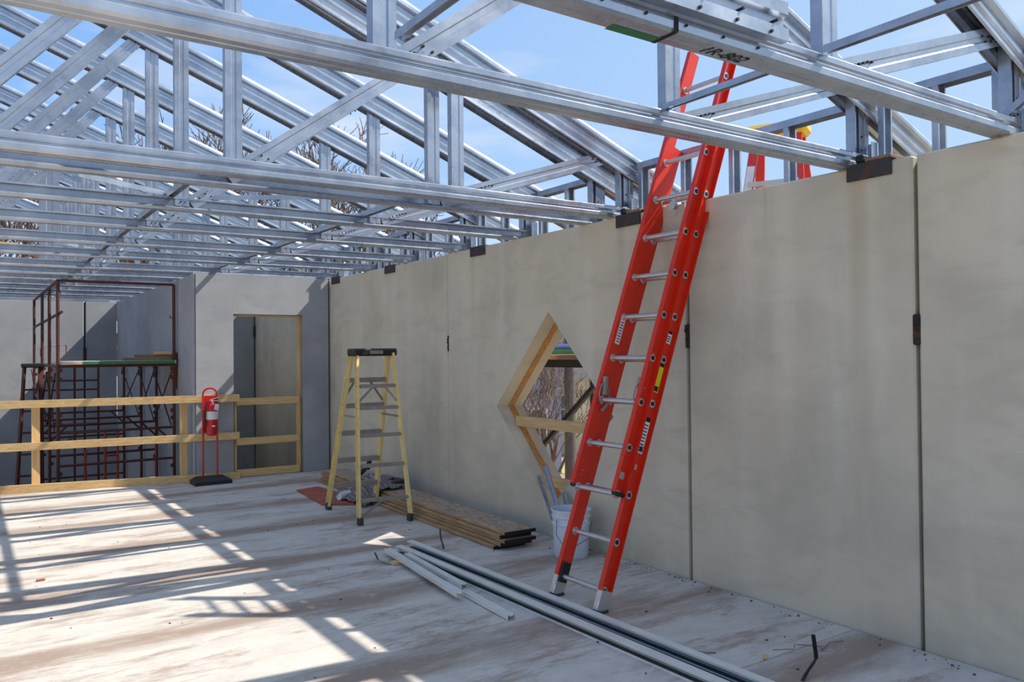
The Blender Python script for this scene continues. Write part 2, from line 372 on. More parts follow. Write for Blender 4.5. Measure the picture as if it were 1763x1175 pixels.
m = MB()   # last strip of slab up to the guard rail
poly = [(XL, 10.624), (W-0.012, 10.624), (W-0.012, 10.64), (2.42, 10.64), (2.42, 10.80), (0.3, 11.33), (XL, 13.3)]
n = len(poly); m.add([(x, y, -0.2) for x, y in poly]+[(x, y, 0) for x, y in poly], [tuple(range(n-1, -1, -1)), tuple(range(n, 2*n))]+[(i, (i+1) % n, n+(i+1) % n, n+i) for i in range(n)])
m.build('floor_edge', 'floor', fl)
m = MB(); m.bbox((XL, -5.85, -0.35), (W-0.02, 10.6, -0.201)); m.build('grout_bed', 'under', fl)
lf = struct(MB().bbox((XL, 10.0, LOW-0.2), (W-0.02, 17.0, LOW)).build('floor_lower', 'under'))
# ground outside
g = struct(MB().bbox((-60, -40, -3.3), (90, 110, LOW-0.2)).build('ground', 'ground'))

# right wall of precast panels
wr = sroot('wall_right')
def rect_panel(y0, y1, z0=LOW, z1=H, name='wall_panel', par=wr, mat='wall'):
    c = 0.012; m = MB()
    pr_ = [(W, y0+c), (W+c, y0), (W+T-c, y0), (W+T, y0+c), (W+T, y1-c), (W+T-c, y1), (W+c, y1), (W, y1-c)]
    n = 8; m.add([(x, y, z0) for x, y in pr_]+[(x, y, z1-c) for x, y in pr_]+[(min(max(x, W+c), W+T-c), min(max(y, y0+c), y1-c), z1) for x, y in pr_],
                 [tuple(range(7, -1, -1)), tuple(range(16, 24))]+[(i, (i+1) % n, n+(i+1) % n, n+i) for i in range(n)]+[(n+i, n+(i+1) % n, 2*n+(i+1) % n, 2*n+i) for i in range(n)])
    return m.build(name, mat, par)
JT = [-4.42, -1.04, 2.33, 3.975, 7.355, 10.66, 14.1, 17.0]
GP = 0.011
for i in range(len(JT)-1):
    if i == 3: continue
    rect_panel(JT[i]+GP, JT[i+1]-GP)
# panel with the diamond opening
y0, y1 = JT[3]+GP, JT[4]-GP
dt, dl, db, dr = (5.60, 1.95), (6.436, 1.085), (5.60, 0.22), (4.765, 1.085)
m = MB()
pts = [(y0, LOW), (5.6, LOW), (y1, LOW), (y1, H), (5.6, H), (y0, H), dt, dl, db, dr]
vs = [(W, y, z) for y, z in pts]+[(W+T, y, z) for y, z in pts]
A_ = (0, 1, 8, 9, 6, 4, 5); B_ = (1, 2, 3, 4, 6, 7, 8)
fs = [A_, B_]+[tuple(i+10 for i in reversed(q)) for q in (A_, B_)]
for a, b in ((0, 1), (1, 2), (2, 3), (3, 4), (4, 5), (5, 0)): fs.append((b, a, a+10, b+10))
for a, b in ((6, 7), (7, 8), (8, 9), (9, 6)): fs.append((a, b, b+10, a+10))
m.add(vs, fs); m.build('wall_panel', 'wall', wr, label='precast panel pierced by a diamond window opening')
# dark sealant behind the joints
m = MB()
for j in JT[1:-1]: m.bbox((W+0.06, j-GP-0.002, LOW), (W+0.2, j+GP+0.002, H-0.02))
stuff(m.build('joint_filler', 'black', wr))
# rusty weld pockets in the joints
for j in (2.33, 3.975, 7.355):
    m = MB(); m.bevbox((W+0.004, j, 1.70), (0.02, 0.042 if j < 7 else 0.028, 0.165), 0.008)
    for k in range(6):
        m.bevbox((W-0.006, j+random.uniform(-0.012, 0.012), 1.63+k*0.027), (0.012, 0.02, 0.03), 0.005, 0, rotm('X', random.uniform(-.5, .5)))
    m.build('weld_plate', 'rust', wr)
# diamond lining: concrete reveal with an orange wooden strip in its middle
win = sroot('window_1')
def diamond_strip(xa, xb, inset, mat, name):
    cy, cz = 5.6, 1.085
    P_ = [dt, dl, db, dr]
    for k in range(4):
        a, b = P_[k], P_[(k+1) % 4]
        f = lambda p, s: (cy+(p[0]-cy)*s, cz+(p[1]-cz)*s)
        s1 = 0.998; s0 = 1-inset
        ao, bo, ai, bi = f(a, s1), f(b, s1), f(a, s0), f(b, s0)
        m = MB(); q = [ao, bo, bi, ai]
        m.add([(xa, y, z) for y, z in q]+[(xb, y, z) for y, z in q], [(0, 1, 2, 3), (7, 6, 5, 4), (0, 4, 5, 1), (1, 5, 6, 2), (2, 6, 7, 3), (3, 7, 4, 0)])
        m.build(name, mat, win)
diamond_strip(W+0.135, W+0.195, 0.012, 'buck', 'window_frame')
# wooden rails across the opening
for (z0, z1, ya, yb, x0) in ((0.905, 1.0, 4.94, 6.27, W+0.10), (0.40, 0.49, 5.36, 5.85, W+0.10)):
    m = MB(); m.bevbox((x0+0.02, (ya+yb)/2, (z0+z1)/2), (0.038, yb-ya, z1-z0), 0.004)
    m.build('guard_board', 'woody', win)

# door wall at the far right
yd = 10.65
wd = sroot('wall_back')
m = MB()
def slab(m, x0, x1, z0, z1, ya=yd, yb=yd+0.2): m.bevbox(((x0+x1)/2, (ya+yb)/2, (z0+z1)/2), (x1-x0, yb-ya, z1-z0), 0.008)
pts = [(2.42, LOW), (2.885, LOW), (2.885, 2.13), (3.81, 2.13), (3.81, LOW), (4.175, LOW), (4.175, H), (2.42, H)]
n = len(pts); m.add([(x, yd, z) for x, z in pts]+[(x, yd+0.2, z) for x, z in pts], [tuple(range(n)), tuple(range(2*n-1, n-1, -1))]+[((i+1) % n, i, n+i, n+(i+1) % n) for i in range(n)])
m.build('wall_panel', 'wallgrey', wd, label='grey precast panel with a doorway')
MB().bbox((2.885, yd-0.0, -0.2), (3.81, yd+0.2, -0.01)).build('door_sill', 'wallgrey', wd)
MB().bbox((4.176, yd+0.03, LOW), (4.199, yd+0.1, H-0.02)).build('joint_filler', 'black', wd)
dr_ = sroot('door_1')
MB().bevbox((3.785, yd+0.09, 1.06), (0.045, 0.045, 2.12), 0.003).build('door_jamb', 'woodz', dr_)
MB().bevbox((3.335, yd+0.09, 2.115), (0.86, 0.045, 0.025), 0.003).build('door_head', 'woodx', dr_)
# corner fillet + inner wall going back
wi = sroot('wall_inner')
for a, b in ((10.86, 13.75), (13.77, 17.0)):
    MB().bevbox((2.52, (a+b)/2, (H+LOW)/2), (0.2, b-a, H-LOW), 0.01).build('wall_panel', 'wallgrey', wi)
MB().bevbox((2.405, 10.76, (H+LOW)/2), (0.03, 0.2, H-LOW), 0.008).build('corner_strip', 'wallgrey', wi)
wf = sroot('wall_far')
for a, b in ((XL, -1.5), (-1.48, 1.855), (1.885, 2.415)):
    MB().bevbox(((a+b)/2, 17.1, (H+LOW)/2), (b-a, 0.2, H-LOW), 0.01).build('wall_panel', 'wallgrey', wf)
MB().bbox((1.85, 17.04, LOW), (1.89, 17.1, H-0.03)).build('joint_filler', 'black', wf)
m = MB(); m.bevbox((1.87, 16.99, 1.62), (0.05, 0.03, 0.3), 0.01); m.build('weld_plate', 'rust', wf)
MB().bevbox((3.40, 14.2, (H+LOW)/2), (1.55, 0.2, H-LOW), 0.01).build('wall_panel', 'wallgrey', wf, label='grey panel seen through the doorway')
m = MB(); m.bevbox((4.17, 14.08, 2.0), (0.03, 0.03, 0.2), 0.01); m.build('weld_plate', 'rust', wf)
MB().bbox((-0.5, 17.0, H), (2.3, 17.09, H+0.04)).build('steel_track', 'galv', wf)
wl = sroot('wall_left')
yy = -4.4
while yy < 17:
    MB().bevbox((XL-0.15, yy+1.68, (H+LOW)/2), (0.3, 3.34, H-LOW), 0.01).build('wall_panel', 'wall', wl); yy += 3.38

# ================================================================ ROOF TRUSSES
SL = 0.38; XR = -1.70
def ztop(x):                       # top of top chord above wall top
    xx = x if x >= XR else 2*XR-x
    return 3.235-H-SL*(xx-4.2)
TT = 0.003
# bottom chord: closed foot below, two walls with out-turned lips above (open on top)
_h = [(0.006, 0.0), (0.042, 0.0), (0.054, 0.010), (0.055, 0.034), (0.050, 0.040), (0.033, 0.045), (0.033, 0.055), (0.040, 0.060), (0.047, 0.068), (0.047, 0.088), (0.040, 0.096), (0.034, 0.094)]
BC = [(-u, v) for u, v in _h[::-1]]+[(0.0, 0.006)]+_h
# top chord: closed cap above, ribbed walls, lips below (v measured down from the top)
TC = [(0.050, -0.200), (0.058, -0.192), (0.056, -0.170), (0.034, -0.160), (0.034, -0.128), (0.046, -0.120), (0.046, -0.100), (0.034, -0.092), (0.034, -0.062), (0.062, -0.050), (0.061, -0.030), (0.040, 0.0), (-0.040, 0.0), (-0.061, -0.030), (-0.062, -0.050), (-0.034, -0.062), (-0.034, -0.092), (-0.046, -0.100), (-0.046, -0.120), (-0.034, -0.128), (-0.034, -0.160), (-0.056, -0.170), (-0.058, -0.192), (-0.050, -0.200)]
def csec(w, d, lip=0.012, flip=1):   # lipped C stud, web face at -d/2*flip
    s = flip
    return [(w/2-lip, s*d/2), (w/2, s*d/2), (w/2, -s*d/2), (w*0.18, -s*d/2), (w*0.12, -s*(d/2-0.004)), (-w*0.12, -s*(d/2-0.004)), (-w*0.18, -s*d/2), (-w/2, -s*d/2), (-w/2, s*d/2), (-w/2+lip, s*d/2)]
def web_mesh(A, B, w=0.092, d=0.044, flip=1):
    m = MB(); A = V(A); B = V(B)
    m.sheet(csec(w, d, 0.012, flip), 0.002, A, B, up=(0, 1, 0)); return m
def chord_top(xe):
    m = MB()
    m.sheet([(u, v) for u, v in TC], TT, (XR, 0, ztop(XR)), (xe, 0, ztop(xe)))
    return m
def under(x): return ztop(x)-0.06
BC2 = [(0.030, 0.080), (0.030, 0.092), (-0.006, 0.092), (-0.006, 0.030), (0.020, 0.025), (0.031, 0.014), (0.022, 0.0), (-0.030, 0.0), (-0.030, 0.012)]
bc2 = MB(); bc2.sheet(BC2, TT, (2*XR-4.34, 0, 0), (4.34, 0, 0)); bc2 = bc2.mesh('bottom_chord', 'galv')
bcm = MB(); bcm.sheet(BC, TT, (2*XR-4.34, 0, 0), (4.34, 0, 0)); bcm = bcm.mesh('bottom_chord', 'galv')
tcr = chord_top(5.12).mesh('top_chord', 'galv')
m_ = MB(); m_.sheet(TC, TT, (2*XR-5.12, 0, ztop(5.12)), (XR, 0, ztop(XR))); tcl = m_.mesh('top_chord', 'galv')
web_defs = []
def addw(A, B, w=0.092, d=0.05, flip=1): web_defs.append(web_mesh(A, B, w, d, flip).mesh('web', 'galv'))
nodes = [-0.21, 1.29, 2.79]
for x in nodes: addw((x, 0, 0.03), (x, 0, under(x)))
addw((4.36, 0, 0.02), (4.36, 0, under(4.36)), 0.085)
addw((4.21+0.08, 0.0, 0.10), (4.21+0.08, 0.0, under(4.3)-0.02), 0.05, 0.06, -1)
for a, b in ((XR+0.06, -0.26), (-0.21+0.06, 1.24), (1.35, 2.72), (2.85, 4.22)):
    addw((a, -0.004, 0.055), (b, -0.004, ztop(b)-0.09), 0.092, 0.04)
addw((XR, 0, 0.03), (XR, 0, under(XR)))
wl_defs = []
for x in (-3.19, -4.69, -6.19): wl_defs.append(web_mesh((x, 0, 0.03), (x, 0, under(x)), 0.092, 0.05).mesh('web', 'galv'))
for a, b in ((-3.19, -1.76), (-4.69, -3.25), (-6.19, -4.75), (-7.62, -6.25)):
    wl_defs.append(web_mesh((b, 0, 0.055), (a, 0, ztop(a)-0.09), 0.092, 0.04).mesh('web', 'galv'))
scm = MB()
for (x, z) in [(1.41, .10), (1.45, .135), (1.49, .12), (1.28, .06), (1.31, .06), (2.92, .09), (2.95, .10), (2.98, .11), (3.01, .12), (3.04, .13), (3.07, .135), (2.93, .07), (2.96, .078), (3.99, .44), (4.02, .42), (4.05, .45), (4.07, .43), (4.1, .455), (4.13, .445), (2.58, .90), (2.62, .93), (4.33, .12), (4.33, .2)]:
    scm.tube([(x, -0.024, z), (x, -0.033, z)], 0.0055, 6)
scm = scm.mesh('screw_heads', 'screw')
words = ['nearest', 'second', 'third', 'fourth', 'fifth', 'sixth', 'seventh', 'eighth', 'ninth', 'tenth', 'eleventh', 'twelfth', 'thirteenth', 'fourteenth', 'fifteenth', 'sixteenth']
TY = [1.90, 2.74, 4.76, 5.10, 6.10, 7.18, 8.33, 9.45, 10.73, 11.65, 12.6, 13.6, 14.6, 15.6, 17.06]
lab = {0: 'galvanised steel roof truss nearest the viewer, crossing the top right corner',
       1: 'galvanised roof truss whose bottom chord crosses the whole picture in front of the red ladder',
       2: 'galvanised roof truss ending at the wall left of the red ladder, just above its twin',
       3: 'galvanised roof truss close behind its twin, their bottom chords nearly touching'}
for i, y in enumerate(TY):
    l = lab.get(i, '%s galvanised steel roof truss counted from the viewer, over the %s' % (words[i], 'slab beyond the stepladder' if i < 9 else 'scaffold and stair shaft'))
    t = thing('roof_truss', l, 'truss', (0, y, H), 0, 'galvanised roof trusses')
    part('bottom_chord', bcm if i < 3 else bc2, t); part('top_chord', tcr, t); part('top_chord', tcl, t)
    for j, me in enumerate(web_defs):
        if i == 3 and j in (0, 1, 6): continue
        if i > 8 and j in (0, 5, 6, 9): continue
        part('web', me, t)
    for me in wl_defs if i < 9 else (): part('web', me, t)
    if i < 6: stuff(part('screws', scm, t))
    if i < 9:   # clip angle on the heel
        m = MB(); m.sheet([(-0.03, 0.03), (-0.03, -0.03), (0.03, -0.03)], 0.003, (4.36, -0.06, 0.0), (4.36, -0.06, 0.16), up=(0, 1, 0)); m.build('heel_clip', 'galv', t)
    if i == 0:
        # splice channel bolted on the near truss, with bolts, gap, green mark and writing
        m = MB(); m.sheet([(0.0, -0.07), (0.035, -0.07), (0.035, -0.025), (0.012, -0.015), (0.012, 0.015), (0.035, 0.025), (0.035, 0.07), (0.02, 0.08), (0.0, 0.075)], 0.003, (0.75, -0.062, 0.135), (2.44, -0.062, 0.135)); m.build('splice_channel', 'galv', t)
        m = MB()
        for k in range(9):
            x = 0.9+k*0.18
            for z in (0.08, 0.125): m.tube([(x+(0.03 if z > .1 else 0), -0.074, z), (x+(0.03 if z > .1 else 0), -0.106, z)], 0.006, 6)
            m.tube([(x-.02, -0.05, 0.03), (x-.02, -0.062, 0.03)], 0.005, 6)
        stuff(m.build('bolts', 'screw', t))
        m = MB(); m.bbox((1.905, -0.0545, -0.0012), (1.925, 0.0535, -0.0006)); m.bbox((1.905, -0.0565, 0.0), (1.925, -0.0556, 0.05)); m.build('splice_gap', 'ink', t)
        m = MB(); m.bbox((1.70, 0.008, -0.0012), (1.905, 0.052, -0.0006)); m.build('paint_mark', 'greenp', t)
        cu = bpy.data.curves.new('marker_writing', 'FONT'); cu.body = '1R-802'; cu.size = 0.075; cu.align_x = 'CENTER'; cu.shear = 0.3; cu.extrude = 0.0003
        to = bpy.data.objects.new('tmp', cu); C.objects.link(to)
        dg = bpy.context.evaluated_depsgraph_get(); me = bpy.data.meshes.new_from_object(to.evaluated_get(dg)); bpy.data.objects.remove(to)
        me.name = 'marker_writing'; me.materials.clear(); me.materials.append(MT['ink'])
        wo = part('marker_writing', me, t, (2.20, 0.022, -0.0015)); wo.rotation_euler = (math.pi, 0, 0)

# lateral bracing angles running along the bottom chords
def bar(name, A, B, w, label, cat, group=None, mat='galv', t=0.003, up=(0, 0, 1)):
    o = thing(name, label, cat, A, 0, group); B = V(B)-V(A)
    m = MB(); m.sheet([(-w/2, 0), (-w/2, w), (w/2, w), (w/2, 0)], t, (0, 0, 0), B, up); m.build('channel', mat, o); 
    m = MB(); m.box(B*0.02+V((0, 0, w/2)), (0.03, 0.03, w*0.6)); m.build('end_clip', mat, o)
    return o
bar('lateral_brace', (1.20, 5.15, H+0.075), (1.20, 16.6, H+0.075), 0.04, 'long steel bracing channel running back over the chords, left of the two', 'brace', 'lateral braces')
bar('lateral_brace', (2.72, 5.15, H+0.085), (2.72, 16.6, H+0.085), 0.04, 'long steel bracing channel running back over the chords, right of the two', 'brace', 'lateral braces')
bar('lateral_brace', (1.30, 1.95, H+0.095), (1.30, 2.62, H+0.095), 0.026, 'short dark bracing channel rising from the joint beside the tall web at top centre', 'brace', 'lateral braces')
bar('lateral_brace', (2.74, 1.96, H+0.10), (2.74, 2.72, H+0.10), 0.024, 'thin bracing channel passing in front of the top of the red ladder', 'brace', 'lateral braces')
bar('lateral_brace', (2.74, 0.7, H+0.10), (2.74, 1.86, H+0.10), 0.026, 'bracing channel crossing the sky to the top right edge', 'brace', 'lateral braces')
bar('diagonal_brace', (4.26, 1.88, H+0.10), (4.22, 1.3, H+0.5), 0.03, 'short brace rising from the heel of the nearest truss at the right edge', 'brace', 'lateral braces')
# flat strap braces
def strapb(A, B, label, w=0.034):
    m = MB(); m.loft([(-0.0015, -w/2), (0.0015, -w/2), (0.0015, w/2), (-0.0015, w/2)], (0, 0, 0), V(B)-V(A), (0, 0, 1))
    tag(m.build('strap_brace', 'galv', None, loc=A), label, 'strap', 'flat strap braces')
strapb((0.30, 5.47, H+0.10), (1.28, 6.16, H+0.115), 'bright flat steel strap slanting down to the right under the twin trusses')
strapb((2.25, 5.50, H+0.10), (1.40, 6.16, H+0.115), 'thin flat steel strap rising to the right from the bracing joint')
strapb((0.55, 9.0, H+0.12), (1.30, 9.9, H+0.12), 'small bright strap among the far bottom chords above the scaffold')

# eave frames on the wall between trusses
def eave(ya, yb, label):
    o = thing('eave_frame', label, 'frame', (4.455, ya, H), 0, 'stud frames on top of the wall'); L_ = yb-ya
    z1 = 0.45
    m = MB(); m.sheet([(-0.045, -0.045), (-0.045, 0), (0.045, 0), (0.045, -0.045)], 0.002, (0, 0, z1), (0, L_, z1)); m.build('top_rail', 'galv', o)
    m = MB(); m.sheet([(-0.045, 0.04), (-0.045, 0.001), (0.045, 0.001), (0.045, 0.04)], 0.002, (0, 0, 0), (0, L_, 0)); m.build('bottom_rail', 'galv', o)
    n = max(2, round(L_/0.42)+1)
    for k in range(n):
        y = 0.03+(L_-0.06)*k/(n-1)
        m = MB(); m.sheet([(-0.016, 0.03), (-0.016, 0.042), (0.016, 0.042), (0.016, -0.042), (-0.016, -0.042), (-0.016, -0.03)], 0.002, (0, y, 0.003), (0, y, z1-0.003), up=(1, 0, 0)); m.build('stud', 'galv', o)
eb = [(-0.9, 1.84), (1.98, 2.67), (2.81, 4.69), (5.18, 6.03), (6.17, 7.11), (7.26, 8.26), (8.4, 9.35), (9.5, 10.28), (10.42, 11.33), (11.47, 12.38), (12.52, 13.43)]
el = ['steel stud frame on the wall top at the far right edge of the picture', 'steel stud frame on the wall top between the two nearest trusses',
      'long steel stud frame on the wall top behind the red ladder'] + ['%s steel stud frame on the wall top counted from the red ladder away' % w for w in words[1:]]
for (a, b), l in zip(eb, el): eave(a, b, l)

# bearing plates
for y, l in ((2.585, 'rusty steel bearing plate on the wall top right of the red ladder'), (4.565, 'rusty steel bearing plate on the wall top just left of the red ladder'),
             (6.745, 'steel bearing plate on the wall top above the diamond window side'), (8.73, 'small steel bearing plate on the wall top above the stepladder'), (10.42, 'steel bearing plate at the far wall corner beside the doorway panel')):
    o = thing('bearing_plate', l, 'steel plate', (W, y, H), 0, 'steel bearing plates on the wall')
    MB().bevbox((-0.0085, 0, -0.035), (0.014, 0.27, 0.095), 0.003).build('face_leg', 'plate', o)
    MB().bevbox((0.06, 0, 0.0075), (0.15, 0.27, 0.012), 0.003).build('top_leg', 'plate', o)
    if y < 5:
        MB().bevbox((0.10, -0.045, 0.026), (0.2, 0.15, 0.02), 0.003).build('wood_shim', 'plankd', o)
        MB().bevbox((0.02, 0.055, 0.038), (0.07, 0.05, 0.045), 0.008).build('tube_end', 'black', o)

# ================================================================ EXTENSION LADDER
def ext_ladder():
    ang = math.atan2(0.99, H)                      # lean towards the wall
    o = thing('extension_ladder', 'long orange red extension ladder leaning on the concrete wall', 'ladder', (3.20, 4.0, 0))
    D = V((math.sin(ang), 0, math.cos(ang))); Nn = V((-math.cos(ang), 0, math.sin(ang)))    # Nn points to the climber
    HW = 0.205
    def rail(y, s0, s1, off, out, name, wd=0.082, fl=0.032, lbl=None):
        A = D*s0+Nn*off+V((0, y, 0)); B = D*s1+Nn*off+V((0, y, 0)); m = MB()
        # u = side (+-), v along up: use up = Nn ; side = D x Nn
        side = D.cross(Nn).normalized()      # +-y
        sg = 1 if side.y > 0 else -1
        q = out*sg
        m.sheet([(q*fl, -wd/2), (0, -wd/2), (0, wd/2), (q*fl, wd/2)] if q > 0 else [(q*fl, wd/2), (0, wd/2), (0, -wd/2), (q*fl, -wd/2)], 0.005, A, B, up=Nn)
        return m.build(name, 'orange', o, label=lbl)
    for s in (-1, 1):
        rail(s*HW, 0.07, 3.30, 0, s, 'base_rail')
        rail(s*(HW-0.012), 0.73, 4.06, 0.086, s, 'fly_rail')
    def rung(s, off, hw):
        P = D*s+Nn*off
        m = MB(); r = 0.0175
        loop = [(r*math.cos(a), r*math.sin(a)*(1 if math.sin(a) > 0 else 1)) for a in [2*math.pi*k/12 for k in range(12)]]
        loop = [(min(u, 0.011), v) for u, v in loop]
        m.loft(loop, P+V((0, -hw-0.002, 0)), P+V((0, hw+0.002, 0)), up=(0, 0, 1)); rg = m.build('rung', 'alu', o, smooth=True)
        for e in (-1, 1):
            y = e*hw
            MB().tube([P+V((0, y-e*0.010, 0)), P+V((0, y+e*0.0075, 0))], 0.0265, 16).build('rung_plate', 'alu', rg, smooth=True)
            y = e*(hw+0.0077)
            MB().loft([(-0.014, -0.013), (0.006, -0.013), (0.014, 0), (0.006, 0.013), (-0.014, 0.013)], P+V((0, y, 0)), P+V((0, y+e*0.002, 0)), up=(0, 0, 1)).build('rung_bore', 'black', rg)
    for k in range(10): rung(0.135+0.302*k, 0, HW)
    for k in range(11): rung(0.135+0.302*(k+2)-0.018, 0.086, HW-0.012)
    # feet
    for s in (-1, 1):
        m = MB(); m.bevbox(D*0.075+V((0, s*(HW+0.014), 0)), (0.095, 0.042, 0.13), 0.006, 0, Matrix.Rotation(ang, 3, 'Y')); ft = m.build('foot', 'alu', o)
        m = MB(); m.bevbox((0.0, s*(HW+0.014), 0.010), (0.11, 0.055, 0.02), 0.004); m.build('foot_pad', 'blackrub', ft)
    for s in (-1, 1):
        m = MB(); m.bevbox(D*0.722+Nn*0.086+V((0, s*(HW-0.0+0.002), 0)), (0.088, 0.04, 0.024), 0.006, 0, Matrix.Rotation(ang, 3, 'Y')); m.build('end_cap', 'black', o)
    # black inner bracket at the left foot
    m = MB(); m.bevbox(D*0.16+V((0, HW-0.012, 0)), (0.07, 0.02, 0.13), 0.004, 0, Matrix.Rotation(ang, 3, 'Y')); m.build('foot_bracket', 'black', o)
    # rung locks
    for s in (-1, 1):
        for q, nm in ((1.36, 'rung_lock'),):
            P = D*q+Nn*0.086+V((0, s*(HW-0.035), 0))
            m = MB(); m.bevbox(P+D*0.06+Nn*0.015, (0.032, 0.03, 0.13), 0.005, 0, Matrix.Rotation(ang-0.25, 3, 'Y'))
            m.tube([P+Nn*0.0+D*-0.07, P+Nn*0.045+D*-0.02, P+Nn*0.05+D*0.05, P+Nn*0.01+D*0.12], 0.005, 6)
            m.tube([P-Nn*0.03+D*-0.09, P-Nn*0.05+D*-0.02, P-Nn*0.02+D*0.06], 0.005, 6)
            m.bevbox(P-D*0.07-Nn*0.035, (0.02, 0.022, 0.09), 0.004, 0, Matrix.Rotation(ang+0.5, 3, 'Y'))
            m.build(nm, 'alud', o)
    # pulley and hook hanging from a rung
    P = D*(0.135+0.302*9+0.01)+Nn*0.086
    m = MB(); m.bevbox(P+V((0, 0.02, -0.045)), (0.02, 0.035, 0.07), 0.005); m.tube([P+V((0.02, 0.02, -0.09)), P+V((-0.02, 0.02, -0.09))], 0.03, 14); m.tube([P+V((0, 0.02, -0.1)), P+V((0, 0.0, -0.16)), P+V((0, -0.02, -0.13))], 0.005, 6); m.build('pulley', 'alu', o)
    # stickers on outer web of the right rail and inner web of the left one
    R = Matrix.Rotation(ang, 3, 'Y')
    def sticker(s, off, y, w, h, mat, name='sticker', hd=None, lbl=None, lines=0):
        P = D*s+Nn*off+V((0, y, 0)); m = MB(); m.box(P, (w, 0.0015, h), 0, R)
        st = m.build(name, mat, o, label=lbl)
        e = -0.0012 
        m = MB()
        if hd: m.box(P+D*(h/2-hd/2)+V((0, e, 0)), (w*0.94, 0.001, hd), 0, R)
        for k in range(lines):
            zz = h/2-hd-0.012-(h-hd-0.02)*(k+0.5)/lines
            m.box(P+D*zz+V((0, e, 0)), (w*random.uniform(0.55, 0.8), 0.001, (h-hd)/lines*0.3), 0, R)
        if hd or lines: m.build('sticker_print', 'ink', st)
    yo = -(HW+0.0062)
    sticker(1.80, 0.003, yo, 0.045, 0.085, 'white', hd=0.018, lines=3, lbl='white warning sticker')
    sticker(1.52, 0.003, yo, 0.046, 0.20, 'yelsign', hd=0.025, lines=0, lbl='yellow warning sticker')
    m = MB(); m.box(D*1.445+Nn*0.003+V((0, yo-0.0012, 0)), (0.034, 0.001, 0.034), 0, R); m.build('sticker_print', 'screw', o)
    sticker(1.13, 0.003, yo, 0.05, 0.24, 'white', hd=0.03, lines=9, lbl='tall white instruction sticker')
    sticker(0.92, 0.003, yo, 0.018, 0.035, 'alu', 'label_plate')
    sticker(0.84, 0.086, yo+0.012, 0.04, 0.045, 'alu', 'label_plate')
    yi = HW-0.012-0.0068
    sticker(1.83, 0.086, yi, 0.04, 0.20, 'white', hd=0.02, lines=8, lbl='white instruction sticker on the inner rail')
    # rivets
    m = MB()
    for q in (0.80, 0.83): m.tube([D*q+Nn*0.086+V((0, yi+0.002, 0)), D*q+Nn*0.086+V((0, yi-0.003, 0))], 0.004, 6)
    for q in (1.58, 1.66, 1.42): m.tube([D*q+Nn*0.09+V((0, yo+0.014, 0)), D*q+Nn*0.09+V((0, yo+0.008, 0))], 0.004, 6)
    stuff(m.build('rivets', 'alu', o))
ext_ladder()

